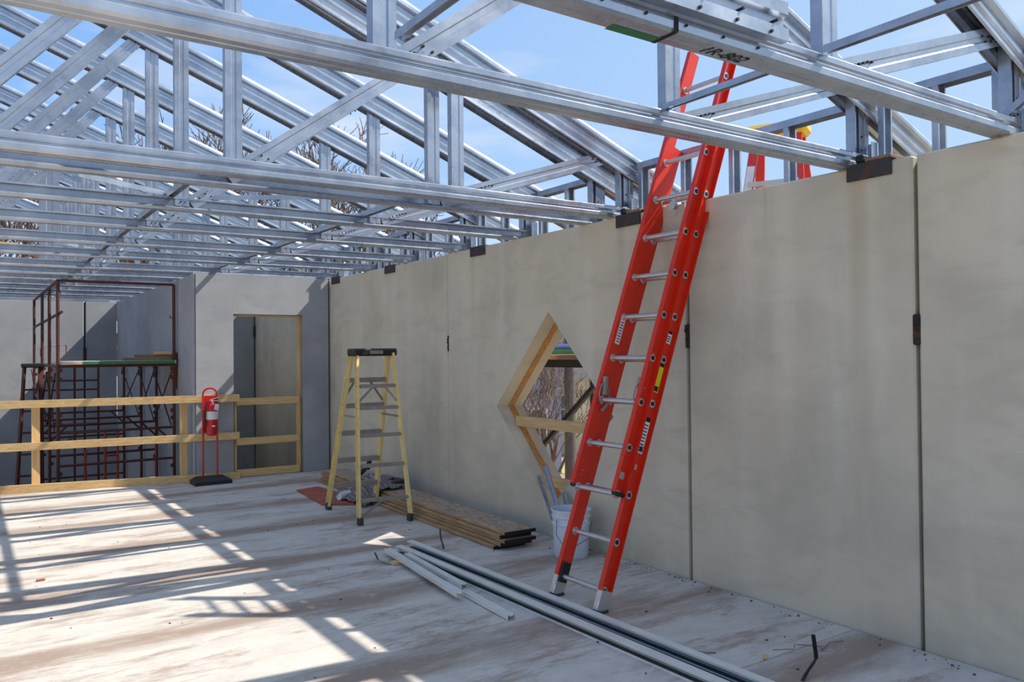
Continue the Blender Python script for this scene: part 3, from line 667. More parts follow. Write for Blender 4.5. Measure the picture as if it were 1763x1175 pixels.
# ================================================================ STEPLADDER (yellow)
def stepladder():
    o = thing('stepladder', 'yellow fibreglass stepladder with black top standing on the slab', 'ladder', (3.31, 7.42, 0))
    LX, LY = o.location.x, o.location.y
    F = {(-1, 1): (3.09, 7.91), (1, 1): (3.57, 7.86), (-1, -1): (3.046, 7.01), (1, -1): (3.515, 6.916)}
    Tt = {(-1, 1): (3.20, 7.52), (1, 1): (3.56, 7.50), (-1, -1): (3.195, 7.38), (1, -1): (3.545, 7.36)}
    P = {k: (V((F[k][0]-LX, F[k][1]-LY, 0.0)), V((Tt[k][0]-LX, Tt[k][1]-LY, 1.60))) for k in F}
    at = lambda k, z: P[k][0].lerp(P[k][1], z/1.60)
    for k in F:
        fr = k[1] == 1; w, d = (0.075, 0.03) if fr else (0.052, 0.026)
        m = MB(); s = -k[0]
        line = [(-w/2, s*d), (-w/2, 0), (w/2, 0), (w/2, s*d)]
        if s < 0: line = line[::-1]
        m.sheet([(b, a) for a, b in line][::-1], 0.004, P[k][0]+(P[k][1]-P[k][0])*0.03, P[k][1], up=(0, 1, 0))
        rl = m.build('front_rail' if fr else 'rear_rail', 'yellow', o)
        m = MB(); m.bevbox(P[k][0]+V((0, 0, 0.035)), (0.05, 0.075 if fr else 0.06, 0.07), 0.008); m.build('foot', 'blackrub', o)
    for z in (0.26, 0.52, 0.80, 1.08, 1.34):
        a, b = at((-1, 1), z), at((1, 1), z)
        m = MB(); m.loft([(-0.045, -0.03), (0.045, -0.03), (0.045, 0.012), (0.04, 0.016), (-0.04, 0.016), (-0.045, 0.012)], a, b); m.build('step', 'alud', o)
    for z in (0.22, 0.53, 0.81, 1.07, 1.28):
        a, b = at((-1, -1), z), at((1, -1), z)
        m = MB(); m.loft([(-0.012, -0.018), (0.012, -0.018), (0.012, 0.018), (-0.012, 0.018)], a, b); m.build('rear_bar', 'alud', o)
    def strut(a, b, nm='brace'):
        m = MB(); m.loft([(-0.003, -0.011), (0.003, -0.011), (0.003, 0.011), (-0.003, 0.011)], a, b); m.build(nm, 'alud', o)
    c1 = (at((-1, -1), 1.28)+at((1, -1), 1.28))/2
    strut(at((-1, -1), 1.13), c1+V((-0.03, 0, 0))); strut(at((1, -1), 1.13), c1+V((0.08, 0, 0)))
    c2 = (at((-1, 1), 1.34)+at((1, 1), 1.34))/2
    strut(at((-1, 1), 1.18), c2+V((-0.12, 0, 0))); strut(at((1, 1), 1.12), c2+V((0.02, 0, 0)))
    c3 = (at((-1, 1), 0.26)+at((1, 1), 0.26))/2
    strut(at((-1, 1), 0.07), c3+V((-0.1, 0, 0))); strut(at((1, 1), 0.05), c3+V((0.08, 0, 0)))
    strut(at((-1, -1), 0.06), (at((-1, -1), 0.22)*0.5+at((1, -1), 0.22)*0.5))
    for s in (-1, 1): strut(at((s, 1), 0.98), at((s, -1), 0.98), 'spreader')
    m = MB(); c = V((3.375-LX, 7.44-LY, 1.612))
    m.bevbox(c, (0.46, 0.20, 0.075), 0.014); tp = m.build('top_cap', 'black', o)
    MB().box(c+V((0.0, -0.101, 0.0)), (0.14, 0.002, 0.035)).build('cap_label', 'alud', tp)
    for k, mt in (((-1, 1), 'white'), ((-1, 1), 'bluesign'), ((-1, 1), 'white')): pass
    for z0, z1, mt in ((1.33, 1.53, 'white'), (1.13, 1.32, 'bluesign'), (0.96, 1.03, 'white')):
        a, b = at((-1, 1), z0), at((-1, 1), z1); off = V((-0.008, 0, 0))
        m = MB(); m.loft([(-0.001, -0.027), (0.001, -0.027), (0.001, 0.027), (-0.001, 0.027)], a+off, b+off, up=(0, 1, 0)); m.build('sticker', mt, o)
    m = MB()
    for k in F:
        for z in ((0.26, 0.52, 0.80, 1.08, 1.34) if k[1] == 1 else (0.22, 0.53, 0.81, 1.07, 1.28)):
            p = at(k, z); m.tube([p+V((k[0]*0.012, -0.0, 0)), p+V((k[0]*0.018, 0, 0))], 0.007, 8); m.tube([p+V((k[0]*.0, -0.03, 0)), p+V((0, -0.043 if k[1] == 1 else -.031, 0))], 0.005, 6)
    stuff(m.build('rivets', 'screw', o))
stepladder()

# ================================================================ GUARD RAIL
def guard():
    o = thing('guard_rail', 'pine guard rail along the slab edge in front of the stair shaft', 'railing', (0, 0, 0))
    def yl(x): return 11.13-(x-0.3)*(0.57/2.6)
    def rail(x0, x1, z0, z1, h=0.09, n='rail', t=0.038, dy=0):
        A = V((x0, yl(x0)+dy, z0)); B = V((x1, yl(x1)+dy, z1))
        m = MB(); m.loft([(-t/2, -h/2), (t/2, -h/2), (t/2, h/2), (-t/2, h/2)], A, B); return m.build(n, 'woodx', o)
    rail(-3.2, 2.93, 1.028, 1.045, n='top_rail'); rail(-3.2, 2.93, 0.50, 0.56, n='middle_rail'); rail(-3.2, 2.93, 0.047, 0.047, n='toe_board')
    for x in (-2.6, -1.0, 0.70, 2.29):
        m = MB(); m.bevbox((x, yl(x)+0.045, 0.50), (0.088, 0.038, 0.998), 0.003); m.build('post', 'woodz', o)
    o2 = thing('guard_rail', 'short pine guard rail closing the doorway in the grey wall', 'railing', (2.9, yd+0.02, 0))
    for z, nm in ((0.985, 'top_rail'), (0.465, 'middle_rail'), (0.055, 'toe_board')):
        m = MB(); m.bevbox((0.44, 0.0, z), (0.83, 0.036, 0.09), 0.003); m.build(nm, 'woodx', o2)
    for x in (0.86, 0.02):
        m = MB(); m.bevbox((x, 0.04, 0.505), (0.05 if x > .5 else 0.03, 0.038, 1.01), 0.003); m.build('post', 'woodz', o2)
guard()

# ================================================================ FIRE EXTINGUISHER ON STAND
def extinguisher():
    x, y = 2.54, 10.42
    o = thing('extinguisher_stand', 'red tubular stand with black wheeled base holding the fire extinguisher', 'stand', (x, y, 0), 0.0)
    m = MB(); w, d, h = 0.44, 0.30, 0.085
    lo = [(-w/2, -d/2), (w/2, -d/2), (w/2, d/2), (-w/2, d/2)]; hi = [(-w*0.36, -d*0.36), (w*0.36, -d*0.36), (w*0.36, d*0.36), (-w*0.36, d*0.36)]
    m.add([(a, b, 0.0) for a, b in lo]+[(a, b, 0.045) for a, b in lo]+[(a, b, h) for a, b in hi], [(3, 2, 1, 0), (8, 9, 10, 11)]+[(i, (i+1) % 4, 4+(i+1) % 4, 4+i) for i in range(4)]+[(4+i, 4+(i+1) % 4, 8+(i+1) % 4, 8+i) for i in range(4)])
    m.build('base', 'black', o)
    yb = 0.03; hw = 0.085
    pts = [(-hw, yb, 0.07), (-hw, yb, 1.09)]+[(-hw*math.cos(a), yb, 1.11+0.075*math.sin(a)) for a in [math.pi*k/8 for k in range(9)]]+[(hw, yb, 1.09), (hw, yb, 0.07)]
    MB().tube(pts, 0.012, 8).build('tube_frame', 'red', o, smooth=True)
    MB().bevbox((0, yb, 0.86), (0.155, 0.008, 0.46), 0.002).build('back_plate', 'red', o)
    e = thing('fire_extinguisher', 'red fire extinguisher hanging on its stand at the guard rail', 'extinguisher', (x+0.005, y-0.048, 0.60))
    MB().lathe([(0.045, 0.0), (0.062, 0.012), (0.066, 0.03), (0.066, 0.33), (0.055, 0.375), (0.03, 0.40), (0.022, 0.41)], n=24).build('cylinder', 'red', e, smooth=True)
    MB().lathe([(0.0668, 0.20), (0.0668, 0.30)], n=24, capb=False, capt=False).build('label_band', 'white', e, smooth=True)
    m = MB(); m.loft([(-0.03, 0), (0, -0.013), (0.03, 0), (0, 0.013)], (0.0, -0.0665, 0.12), (0.0, -0.068, 0.12)); m.build('diamond_emblem', 'white', e)
    m = MB(); m.bevbox((0, 0, 0.425), (0.03, 0.03, 0.03), 0.004); m.loft([(-0.008, -0.004), (0.008, -0.004), (0.008, 0.004), (-0.008, 0.004)], (-0.03, 0, 0.44), (0.085, -0.01, 0.475)); m.loft([(-0.008, -0.004), (0.008, -0.004), (0.008, 0.004), (-0.008, 0.004)], (-0.02, 0, 0.425), (0.07, -0.01, 0.43)); m.build('valve_handle', 'alu', e)
    MB().tube([(-0.02, 0, 0.425), (-0.06, -0.01, 0.42), (-0.085, -0.02, 0.36), (-0.088, -0.02, 0.25), (-0.082, -0.02, 0.12)], 0.011, 8).build('hose', 'black', e, smooth=True)
    m = MB(); m.box((0.035, -0.075, 0.355), (0.05, 0.002, 0.075), 0, rotm('Y', 0.2)); m.build('tag', 'white', e)
extinguisher()

# ================================================================ BUCKET WITH OFFCUTS
bk = thing('bucket', 'white plastic bucket beside the foot of the red ladder', 'bucket', (3.935, 4.98, 0))
MB().lathe([(0.130, 0.0), (0.134, 0.005), (0.142, 0.25), (0.150, 0.255), (0.150, 0.262), (0.143, 0.267), (0.145, 0.305), (0.154, 0.31), (0.154, 0.317), (0.146, 0.322), (0.148, 0.355), (0.157, 0.358), (0.157, 0.368), (0.146, 0.368), (0.142, 0.34), (0.128, 0.012)], n=40, capt=True).build('body', 'bucket', bk, smooth=True)
MB().tube([(-0.155, -0.02, 0.30), (-0.19, -0.06, 0.20), (-0.16, -0.10, 0.12), (-0.08, -0.15, 0.11), (0.05, -0.165, 0.16), (0.14, -0.09, 0.28)], 0.0025, 6).build('wire_handle', 'wire', bk)
MB().bevbox((0.03, -0.15, 0.29), (0.03, 0.012, 0.03), 0.003, 0).build('handle_lug', 'bucket', bk)
def strip(A, B, w, label, name='steel_offcut'):
    A = V(A); B = V(B); o = thing(name, label, 'steel offcut', A, 0, 'steel offcuts in the bucket')
    m = MB(); m.sheet([(-w/2, 0.02), (-w/2, 0), (w/2, 0), (w/2, 0.02)], 0.002, (0, 0, 0), B-A, up=(-1, 0, 0.2)); m.build('channel', 'galv', o)
strip((3.96, 5.00, 0.03), (4.155, 5.60, 0.62), 0.045, 'longest steel channel offcut leaning from the bucket to the diamond corner')
strip((3.985, 4.97, 0.03), (4.165, 5.35, 0.42), 0.03, 'shorter steel channel offcut standing in the bucket')
strip((3.90, 5.02, 0.03), (4.145, 5.68, 0.52), 0.025, 'narrow steel offcut leaning in the bucket, leftmost')

# ================================================================ BOARDS
n_b = 5
ba = math.atan2(-0.03, 1)
names_b = ['bottom', 'second from bottom', 'middle', 'second from top', 'topmost']
for k in range(n_b):
    L_ = 4.25; off = [0.06, 0.0, -0.04, 0.02, -0.02][k]; sx = [-0.05, -0.022, -0.008, -0.014, 0.006][k]
    o = thing('long_board', 'long laminated board with black painted end, %s of the pile along the wall' % names_b[k], 'board', (3.74+sx, 5.42+off, 0.001+0.0295*k), -0.025, 'laminated boards piled along the wall')
    m = MB(); m.bevbox((0, 0.008+(L_-0.008)/2, 0.014), (0.30, L_-0.008, 0.028), 0.005); m.m = [1 if i == 1 and k == 4 else 0 for i in range(len(m.f))]
    m.build('plank', ['board', 'boardtop'], o)
    MB().bbox((-0.151, 0, -0.0005+0.0005), (0.151, 0.0079, 0.0283)).build('painted_end', 'black', o)

# red sheet on the floor
m = MB(); q = [(3.205, 9.21), (3.117, 8.151), (3.40, 7.95), (3.56, 8.62), (3.50, 9.3)]
c0 = V((3.3, 8.6, 0)); n = 5
m.add([(x-c0.x, y-c0.y, 0.001) for x, y in q]+[(x-c0.x, y-c0.y, 0.014) for x, y in q], [tuple(range(n-1, -1, -1)), tuple(range(n, 2*n))]+[(i, (i+1) % n, n+(i+1) % n, n+i) for i in range(n)])
tag(m.build('red_sheet', 'redboard', None, loc=c0), 'flat reddish sheet lying on the slab behind the stepladder', 'sheet')

# blanket and tools lying over the boards
def cloth(name, mat, w, d, zf, nx=26, ny=20, th=0.012):
    m = MB(); rnd = random.Random(3)
    vs = []; 
    for s in (0, 1):
        for j in range(ny+1):
            for i in range(nx+1):
                u = i/nx*2-1; v = j/ny*2-1
                x = u*w/2*(1+0.06*math.sin(5*v+1)); y = v*d/2*(1+0.08*math.sin(4*u))
                vs.append((x, y, zf(u, v)+s*th))
    fs = []; K = (nx+1)*(ny+1)
    for j in range(ny):
        for i in range(nx):
            a = j*(nx+1)+i; fs.append((a, a+nx+1, a+nx+2, a+1)); fs.append((K+a, K+a+1, K+a+nx+2, K+a+nx+1))
    for i in range(nx): fs.append((i, i+1, K+i+1, K+i)); a = ny*(nx+1)+i; fs.append((a+1, a, K+a, K+a+1))
    for j in range(ny): a = j*(nx+1); fs.append((a+nx+1, a, K+a, K+a+nx+1)); a += nx; fs.append((a, a+nx+1, K+a+nx+1, K+a))
    m.add(vs, fs); return m.build(name, mat, None, smooth=True)
def zf(u, v):
    r = max(0, 1-(u*u*0.8+v*v*0.9)); s = 1/(1+math.exp(-(u+0.35)*9))
    return 0.004+0.150*s+0.10*r*(0.6+0.4*math.sin(7*u+3*v)*math.cos(5*v))+0.018*abs(math.sin(11*u+6*v))+0.012*abs(math.sin(17*v-5*u))
bl = cloth('plaid_blanket', 'plaid', 0.52, 0.75, zf)
bl.location = (3.66, 8.15, 0.003); tag(bl, 'crumpled grey and white plaid cloth draped over the board pile', 'blanket')
t = thing('cordless_tool', 'black tool with an orange red collar lying on the plaid cloth', 'tool', (3.62, 8.30, 0.27), 0.5)
MB().bevbox((0.05, 0, 0.04), (0.17, 0.055, 0.05), 0.015, 0, rotm('Y', -0.5)).build('body', 'black', t)
MB().bevbox((0.14, 0, 0.09), (0.06, 0.04, 0.12), 0.012, 0, rotm('Y', 0.4)).build('handle', 'black', t)
MB().bevbox((-0.05, 0, -0.005), (0.065, 0.06, 0.07), 0.018, 0, rotm('Y', -0.5)).build('collar', 'orange', t)
t = thing('tool_bag', 'black flat bag with grey pockets on the boards near the wall', 'bag', (3.87, 8.1, 0.155), 0.2)
MB().bevbox((0, 0, 0.035), (0.2, 0.42, 0.06), 0.02, 0, rotm('Y', -0.1)).build('body', 'black', t)
MB().bevbox((-0.02, 0.05, 0.075), (0.12, 0.2, 0.03), 0.012, 0, rotm('Y', -0.15)).build('pocket', 'plaid', t)
t = tag(MB().tube([(0, 0, 0), (0.14, 0.05, 0)], 0.045, 14).build('cloth_roll', 'clearbag', None, smooth=True, loc=(3.34, 8.25, 0.062)), 'pale rolled wrap at the edge of the red sheet', 'roll')

# ================================================================ STEEL TRACKS ON THE FLOOR
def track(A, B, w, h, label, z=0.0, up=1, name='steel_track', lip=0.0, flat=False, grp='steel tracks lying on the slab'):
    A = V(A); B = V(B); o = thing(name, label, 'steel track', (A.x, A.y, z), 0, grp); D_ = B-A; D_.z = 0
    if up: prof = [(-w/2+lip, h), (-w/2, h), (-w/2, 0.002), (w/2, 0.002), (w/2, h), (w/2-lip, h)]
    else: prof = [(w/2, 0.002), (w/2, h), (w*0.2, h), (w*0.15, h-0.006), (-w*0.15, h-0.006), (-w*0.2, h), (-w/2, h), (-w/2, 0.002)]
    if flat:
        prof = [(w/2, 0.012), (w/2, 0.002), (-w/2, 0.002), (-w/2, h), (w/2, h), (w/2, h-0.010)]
        m = MB(); m.sheet([(-w/2+0.003, 0.0035), (w/2+0.085, 0.0035)] if h > 0.05 and 'nearest' in label else [(-w/2+0.003, 0.0035), (w/2, 0.0035)], 0.0015, (0, 0, 0), D_); m.build('web', 'galvdark', o)  # darker strip laid along the channel floor
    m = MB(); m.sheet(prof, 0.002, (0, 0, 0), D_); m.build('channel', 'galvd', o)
    return o
# two tall hollow channels side by side: pale lips, dark throat
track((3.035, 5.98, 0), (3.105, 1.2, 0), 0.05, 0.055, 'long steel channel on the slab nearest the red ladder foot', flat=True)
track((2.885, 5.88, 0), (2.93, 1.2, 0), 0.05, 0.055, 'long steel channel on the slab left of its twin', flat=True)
track((2.765, 5.84, 0), (2.63, 4.48, 0), 0.05, 0.03, 'short steel channel leftmost in the bundle, resting on a wood block', z=0.028, up=0)
track((2.815, 5.60, 0), (2.745, 4.62, 0), 0.04, 0.035, 'short steel channel in the middle of the bundle', z=0.028, up=0)
track((2.745, 4.85, 0), (2.695, 3.99, 0), 0.05, 0.03, 'short steel channel sticking out towards the viewer from the bundle', z=0.003, up=0)
m = MB(); m.bevbox((0, 0, 0.013), (0.14, 0.06, 0.026), 0.004); tag(m.build('wood_block', 'woodx', None, loc=(2.735, 5.55, 0.001)), 'small wood block under the end of the steel channels', 'wood block')
def banding(pts, label, w=0.016, c=None):
    P0 = V(pts[0]); m = MB(); m.loft
    for a, b in zip(pts[:-1], pts[1:]):
        m.loft([(-w/2, -0.0008), (w/2, -0.0008), (w/2, 0.0008), (-w/2, 0.0008)], V(a)-P0, V(b)-P0, up=(0.3, 0.2, 1))
    tag(m.build('banding_strap', 'strap', None, loc=P0), label, 'strap', 'cut black banding straps')
banding([(3.335, 2.44, 0.003), (3.38, 2.447, 0.03), (3.44, 2.45, 0.065), (3.459, 2.45, 0.082), (3.458, 2.45, 0.10), (3.438, 2.45, 0.201)], 'cut black banding strap standing up at the bottom right', 0.02)
banding([(3.36, 6.05, 0.10), (3.31, 5.96, 0.09), (3.24, 5.82, 0.065), (3.215, 5.75, 0.045), (3.225, 5.75, 0.003)], 'short black banding strap curling off the far end of the channels', 0.014)
banding([(2.64, 5.80, 0.05), (2.62, 5.70, 0.02), (2.65, 5.58, 0.003), (2.78, 5.53, 0.003)], 'black banding strap curled beside the wood block', 0.014)
banding([(3.14, 3.02, 0.003), (3.20, 2.98, 0.012), (3.28, 2.93, 0.003)], 'tiny black banding strap on the slab behind the long channels', 0.014)
for (x, y, a, l) in ((3.43, 2.73, 0.6, 'small yellow wood chip on the slab near the upright strap'), (3.36, 2.36, 0.2, 'small wood chip at the bottom edge beside the upright strap'), (0.45, 6.65, 0.1, 'small reddish wood chip on the sunlit slab at far left')):
    o = MB().bevbox((0, 0, 0.008), (0.055, 0.02, 0.014), 0.003, 0, rotm('Z', a)).build('wood_chip', 'woodx' if x > 1 else 'redboard', None, loc=(x, y, 0.001)); tag(o, l, 'wood chip')
o = MB().tube([(0, 0, 0.004), (0.1, -0.06, 0.004), (0.16, -0.02, 0.006), (0.25, -0.12, 0.004), (0.2, -0.16, 0.004), (0.33, -0.12, 0.01), (0.42, -0.14, 0.004)], 0.0016, 5).build('tie_wire', 'wire', None, loc=(3.55, 2.78, 0)); tag(o, 'thin bent tie wire on the slab near the wall', 'wire')
m = MB()
for k in range(260):
    x = random.uniform(-2, 4.1); y = random.uniform(2.0, 10.2)
    if random.random() < 0.4: x = 4.16-abs(random.gauss(0, 0.05))
    s = random.uniform(0.003, 0.009); m.box((x, y, s*0.4), (s*1.6, s, s*0.8), 0, rotm('Z', random.uniform(0, 3)))
o = stuff(m.build('debris_crumbs', 'under')); tag(o, 'small concrete crumbs scattered over the slab', 'debris')

# wrapped package on top of wall
o = thing('wrapped_package', 'clear wrapped package with a yellow label on the wall top left of the red ladder', 'package', (4.33, 4.30, H))
MB().bevbox((0, 0, 0.055), (0.14, 0.24, 0.10), 0.03).build('body', 'clearbag', o)
MB().bevbox((-0.02, 0.10, 0.052), (0.11, 0.06, 0.094), 0.02).build('yellow_label', 'yelsign', o)

# ================================================================ OUTSIDE RED STEPLADDER
def outladder():
    o = thing('stepladder', 'red stepladder with yellow top standing outside behind the wall top', 'ladder', (5.25, 3.99, 1.67), 0.45)
    zt = 1.62; P = {}
    for sx in (-1, 1):
        for sy in (-1, 1): P[(sx, sy)] = (V((sx*0.50, sy*0.29, 0)), V((sx*0.07, sy*0.15, zt)))
    at = lambda k, z: P[k][0].lerp(P[k][1], z/zt)
    for k in P:
        m = MB(); m.loft([(-0.012, -0.035), (0.012, -0.035), (0.012, 0.035), (-0.012, 0.035)], P[k][0], P[k][1], up=(0, 1, 0)); m.build('rail', 'redl', o)
    for z in (0.3, 0.6, 0.9, 1.2):
        for sx in (-1, 1):
            m = MB(); m.loft([(-0.035, -0.02), (0.035, -0.02), (0.035, 0.015), (-0.035, 0.015)], at((sx, -1), z), at((sx, 1), z)); m.build('step', 'alu', o)
    m = MB(); m.bevbox((0, 0, zt+0.01), (0.24, 0.46, 0.10), 0.03); m.build('top_cap', 'yelcap', o)
    a, b = at((-1, 1), 1.05)+V((-0.016, 0, 0)), at((-1, 1), 1.35)+V((-0.016, 0, 0)); m = MB(); m.loft([(-0.001, -0.03), (0.001, -0.03), (0.001, 0.03), (-0.001, 0.03)], a, b, up=(0, 1, 0)); m.build('sticker', 'white', o)
outladder()
for k in range(8):  # added stack hidden behind the wall, blocks sun through the diamond
    o = MB().bevbox((0, 0, 0.022), (0.09, 1.15, 0.043), 0.003).build('sun_block_stud', 'woody', None, loc=(4.68, 5.08, 1.575+0.0445*k))
    tag(o, '%s added unseen pine stud blocking sun on the outdoor scaffold deck' % ['lowest', 'second lowest', 'third lowest', 'fourth lowest', 'fourth highest', 'third highest', 'second highest', 'topmost'][k], 'stud', 'added studs stacked on the outdoor deck to block sun')
# outside scaffold seen through the diamond
o = thing('outside_scaffold', 'outdoor scaffold deck with black bearer seen through the diamond window', 'scaffold', (5.2, 5.2, LOW-0.2)); z0 = -(LOW-0.2)
MB().bbox((-0.57, -2.4, z0+1.452), (-0.50, 2.6, z0+1.525)).build('bearer', 'black', o)
MB().bbox((0.75, -2.4, z0+1.435), (0.81, 2.6, z0+1.515)).build('bearer', 'black', o)
for k, mt in enumerate(['plankd']*6):
    MB().bevbox((-0.54+k*0.24, 0.1, z0+1.548), (0.23, 4.9, 0.045), 0.004).build('deck_plank', mt, o)
MB().bevbox((0.33, 2.0, z0+1.60), (0.5, 1.6, 0.05), 0.006).build('green_plank', 'green', o)
MB().loft([(-0.02, -0.02), (0.02, -0.02), (0.02, 0.02), (-0.02, 0.02)], (-0.53, 1.9, z0+0.10), (-0.53, 0.15, z0+1.44)).build('diagonal_brace', 'black', o)
for y in (-2.3, 2.5):
    for x in (-0.53, 0.78): MB().tube([(x, min(y, 1.95 if x > 0 else 9), 0), (x, min(y, 1.95 if x > 0 else 9), z0+1.5)], 0.024, 8).build('post', 'black', o)
m = MB(); m.bevbox((0, 0, 0.03), (0.45, 1.2, 0.06), 0.02); tag(m.build('folded_tarp', 'tarp', None, loc=(5.6, 7.2, 1.626)), 'folded blue tarp on the outdoor scaffold seen through the diamond', 'tarp')

# ================================================================ SCAFFOLD IN THE STAIR SHAFT
def scaffold():
    o = thing('scaffold_tower', 'rusty red tube scaffold tower standing in the stair shaft', 'scaffold', (0, 0, LOW)); Z = -LOW
    ys = [11.72, 12.95, 14.2, 15.9]; xl, xr = 0.985, 2.375
    tub = lambda pts, nm, r=0.021, mt='scaf': MB().tube([(a, b, c+Z) for a, b, c in pts], r, 8).build(nm, mt, o, smooth=True)
    for i, y in enumerate(ys):
        dx = 0.0
        tub([(xl, y, LOW), (xl, y, 2.57)], 'post')
        tub([(xr, y, LOW), (xr, y, 2.57 if i in (0,) else 1.55)], 'post')
        for z in (1.47, 0.62, 0.20, -0.5, -1.3, -2.1):
            tub([(xl, y, z), (xr, y, z)], 'crossbar', 0.017)
        tub([(xr, y, 0.40), (xr-0.22, y, 0.62)], 'corner_brace', 0.013); tub([(xl, y, 0.40), (xl+0.22, y, 0.62)], 'corner_brace', 0.013)
        for z in (1.42, 1.30, 0.85, 0.75, 0.1): 
            for x in (xl, xr): MB().bevbox((x+(0.03 if x == xl else -0.03), y-0.005, z+Z), (0.035, 0.03, 0.05), 0.006).build('coupler', 'scaf', o)
        for x in (xl+0.001,):
            tub([(x, y-0.02, 1.62), (x, y-0.02, 1.74), (x+0.09, y-0.02, 1.74), (x+0.09, y-0.02, 1.60)], 'hook', 0.007)
    tub([(xl, ys[0], 2.57), (xr, ys[0], 2.57)], 'top_rail', 0.019)
    tub([(xl, ys[0], 2.57), (xl, ys[3], 2.56)], 'top_rail', 0.019)
    tub([(xl+0.03, ys[0]-0.15, 2.16), (xl, ys[3], 2.10)], 'middle_rail', 0.019)
    tub([(xl, ys[0], 1.47), (xl, ys[3], 1.47)], 'side_bearer', 0.019); tub([(xr, ys[0], 1.47), (xr, ys[3], 1.47)], 'side_bearer', 0.019)
    for a, b in ((0, 1), (1, 2), (2, 3)):
        for x in (xl, xr):
            tub([(x-0.03, ys[a], 1.38), (x-0.03, ys[b], 0.65)], 'cross_brace', 0.009, 'yelcap' if False else 'rust'); tub([(x-0.04, ys[a], 0.65), (x-0.04, ys[b], 1.38)], 'cross_brace', 0.009, 'rust')
    tub([(xr+0.02, ys[0]-0.02, 1.14), (xr+0.02, ys[0]-0.02, 1.62), (xr+0.055, ys[0]-0.02, 1.64), (xr+0.035, ys[0]-0.02, 1.54)], 'bracket', 0.014)
    tub([(xr-0.01, ys[0]-0.03, 2.12), (xr-0.06, ys[0]-0.03, 2.11), (xr-0.05, ys[0]-0.03, 2.15)], 'pin', 0.007)
    # inner second frame
    for x in (1.25, 1.50, 1.85): tub([(x, 15.0, LOW), (x, 15.0, 1.45)], 'post', 0.017)
    for z in (1.05, 1.2, 0.36, 0.48): tub([(xl, 15.0, z), (1.85, 15.0, z)], 'crossbar', 0.015)
    gr = 'green edged planks on the scaffold deck'
    for k in range(4):
        p = thing('scaffold_plank', ['nearest', 'second', 'third', 'farthest'][k]+' pale plank with green edge on the scaffold deck', 'plank', (1.70, 11.72+0.29*k, 1.492), 0.0, gr)
        MB().bevbox((0, 0, 0.022), (1.36, 0.27, 0.042), 0.004).build('plank', 'plank', p)
        MB().bbox((-0.45, -0.1365, 0.002), (0.66, -0.1352, 0.040)).build('green_edge', 'green', p)
    for (x, y, z, L_, w, l, mt, rz) in ((2.05, 11.80, 1.537, 0.62, 0.14, 'lower brown board piled on the right of the scaffold deck', 'plankd', 0.06), (2.15, 11.85, 1.577, 0.5, 0.13, 'upper brown board piled on the right of the scaffold deck', 'plankd', -0.05), (2.26, 11.78, 1.617, 0.24, 0.09, 'short orange board offcut topmost on the scaffold deck', 'woodx', 0.02)):
        ob = MB().bevbox((0, 0, 0.018), (L_, w, 0.036), 0.004).build('loose_board', mt, None, loc=(x, y, z)); ob.rotation_euler.z = rz; tag(ob, l, 'board', 'loose boards on the scaffold deck')
    # bright red frame standing in front
    f = thing('red_hoop', 'bright red scaffold frame standing loose at the foot of the tower', 'scaffold', (1.85, 12.75, LOW))
    tb = lambda pts, nm: MB().tube([(a-1.85, 0, c+Z) for a, c in pts], 0.017, 8).build(nm, 'scafred', f, smooth=True)
    tb([(1.41, LOW), (1.41, 0.28), (2.45-0.12, 0.30), (2.33, LOW)], 'outer_hoop'); tb([(1.66, LOW), (1.66, 0.55)], 'post'); tb([(1.82, LOW), (1.82, 0.55)], 'post'); tb([(1.66, 0.34), (1.82, 0.34)], 'crossbar'); tb([(1.66, 0.18), (1.82, 0.18)], 'crossbar')
    tb([(1.41, -0.9), (2.33, -0.9)], 'crossbar')
    # brown stepladder beside
    s = thing('stepladder', 'dark red stepladder standing beside the scaffold at the left edge', 'ladder', (0.80, 13.5, LOW))
    for sgn in (-1, 1):
        MB().loft([(-0.03, -0.015), (0.03, -0.015), (0.03, 0.015), (-0.03, 0.015)], (sgn*0.24-0.09, 0, 0), (sgn*0.10+0.02, 0.1, 4.36)).build('rail', 'scaf', s)
        MB().loft([(-0.02, -0.012), (0.02, -0.012), (0.02, 0.012), (-0.02, 0.012)], (sgn*0.24, 1.0, 0), (sgn*0.10+0.02, 0.2, 4.36)).build('rail', 'scaf', s)
    MB().bevbox((0.02, 0.13, 4.37), (0.28, 0.2, 0.06), 0.01).build('top_cap', 'black', s)
    for k in range(13):
        z = 0.3+k*0.31; f_ = z/4.36; hw = 0.24-0.14*f_; cx = -0.09+0.11*f_
        MB().bevbox((cx, 0.1*f_, z), (2*hw, 0.07, 0.025), 0.004).build('step', 'scaf', s)
scaffold()

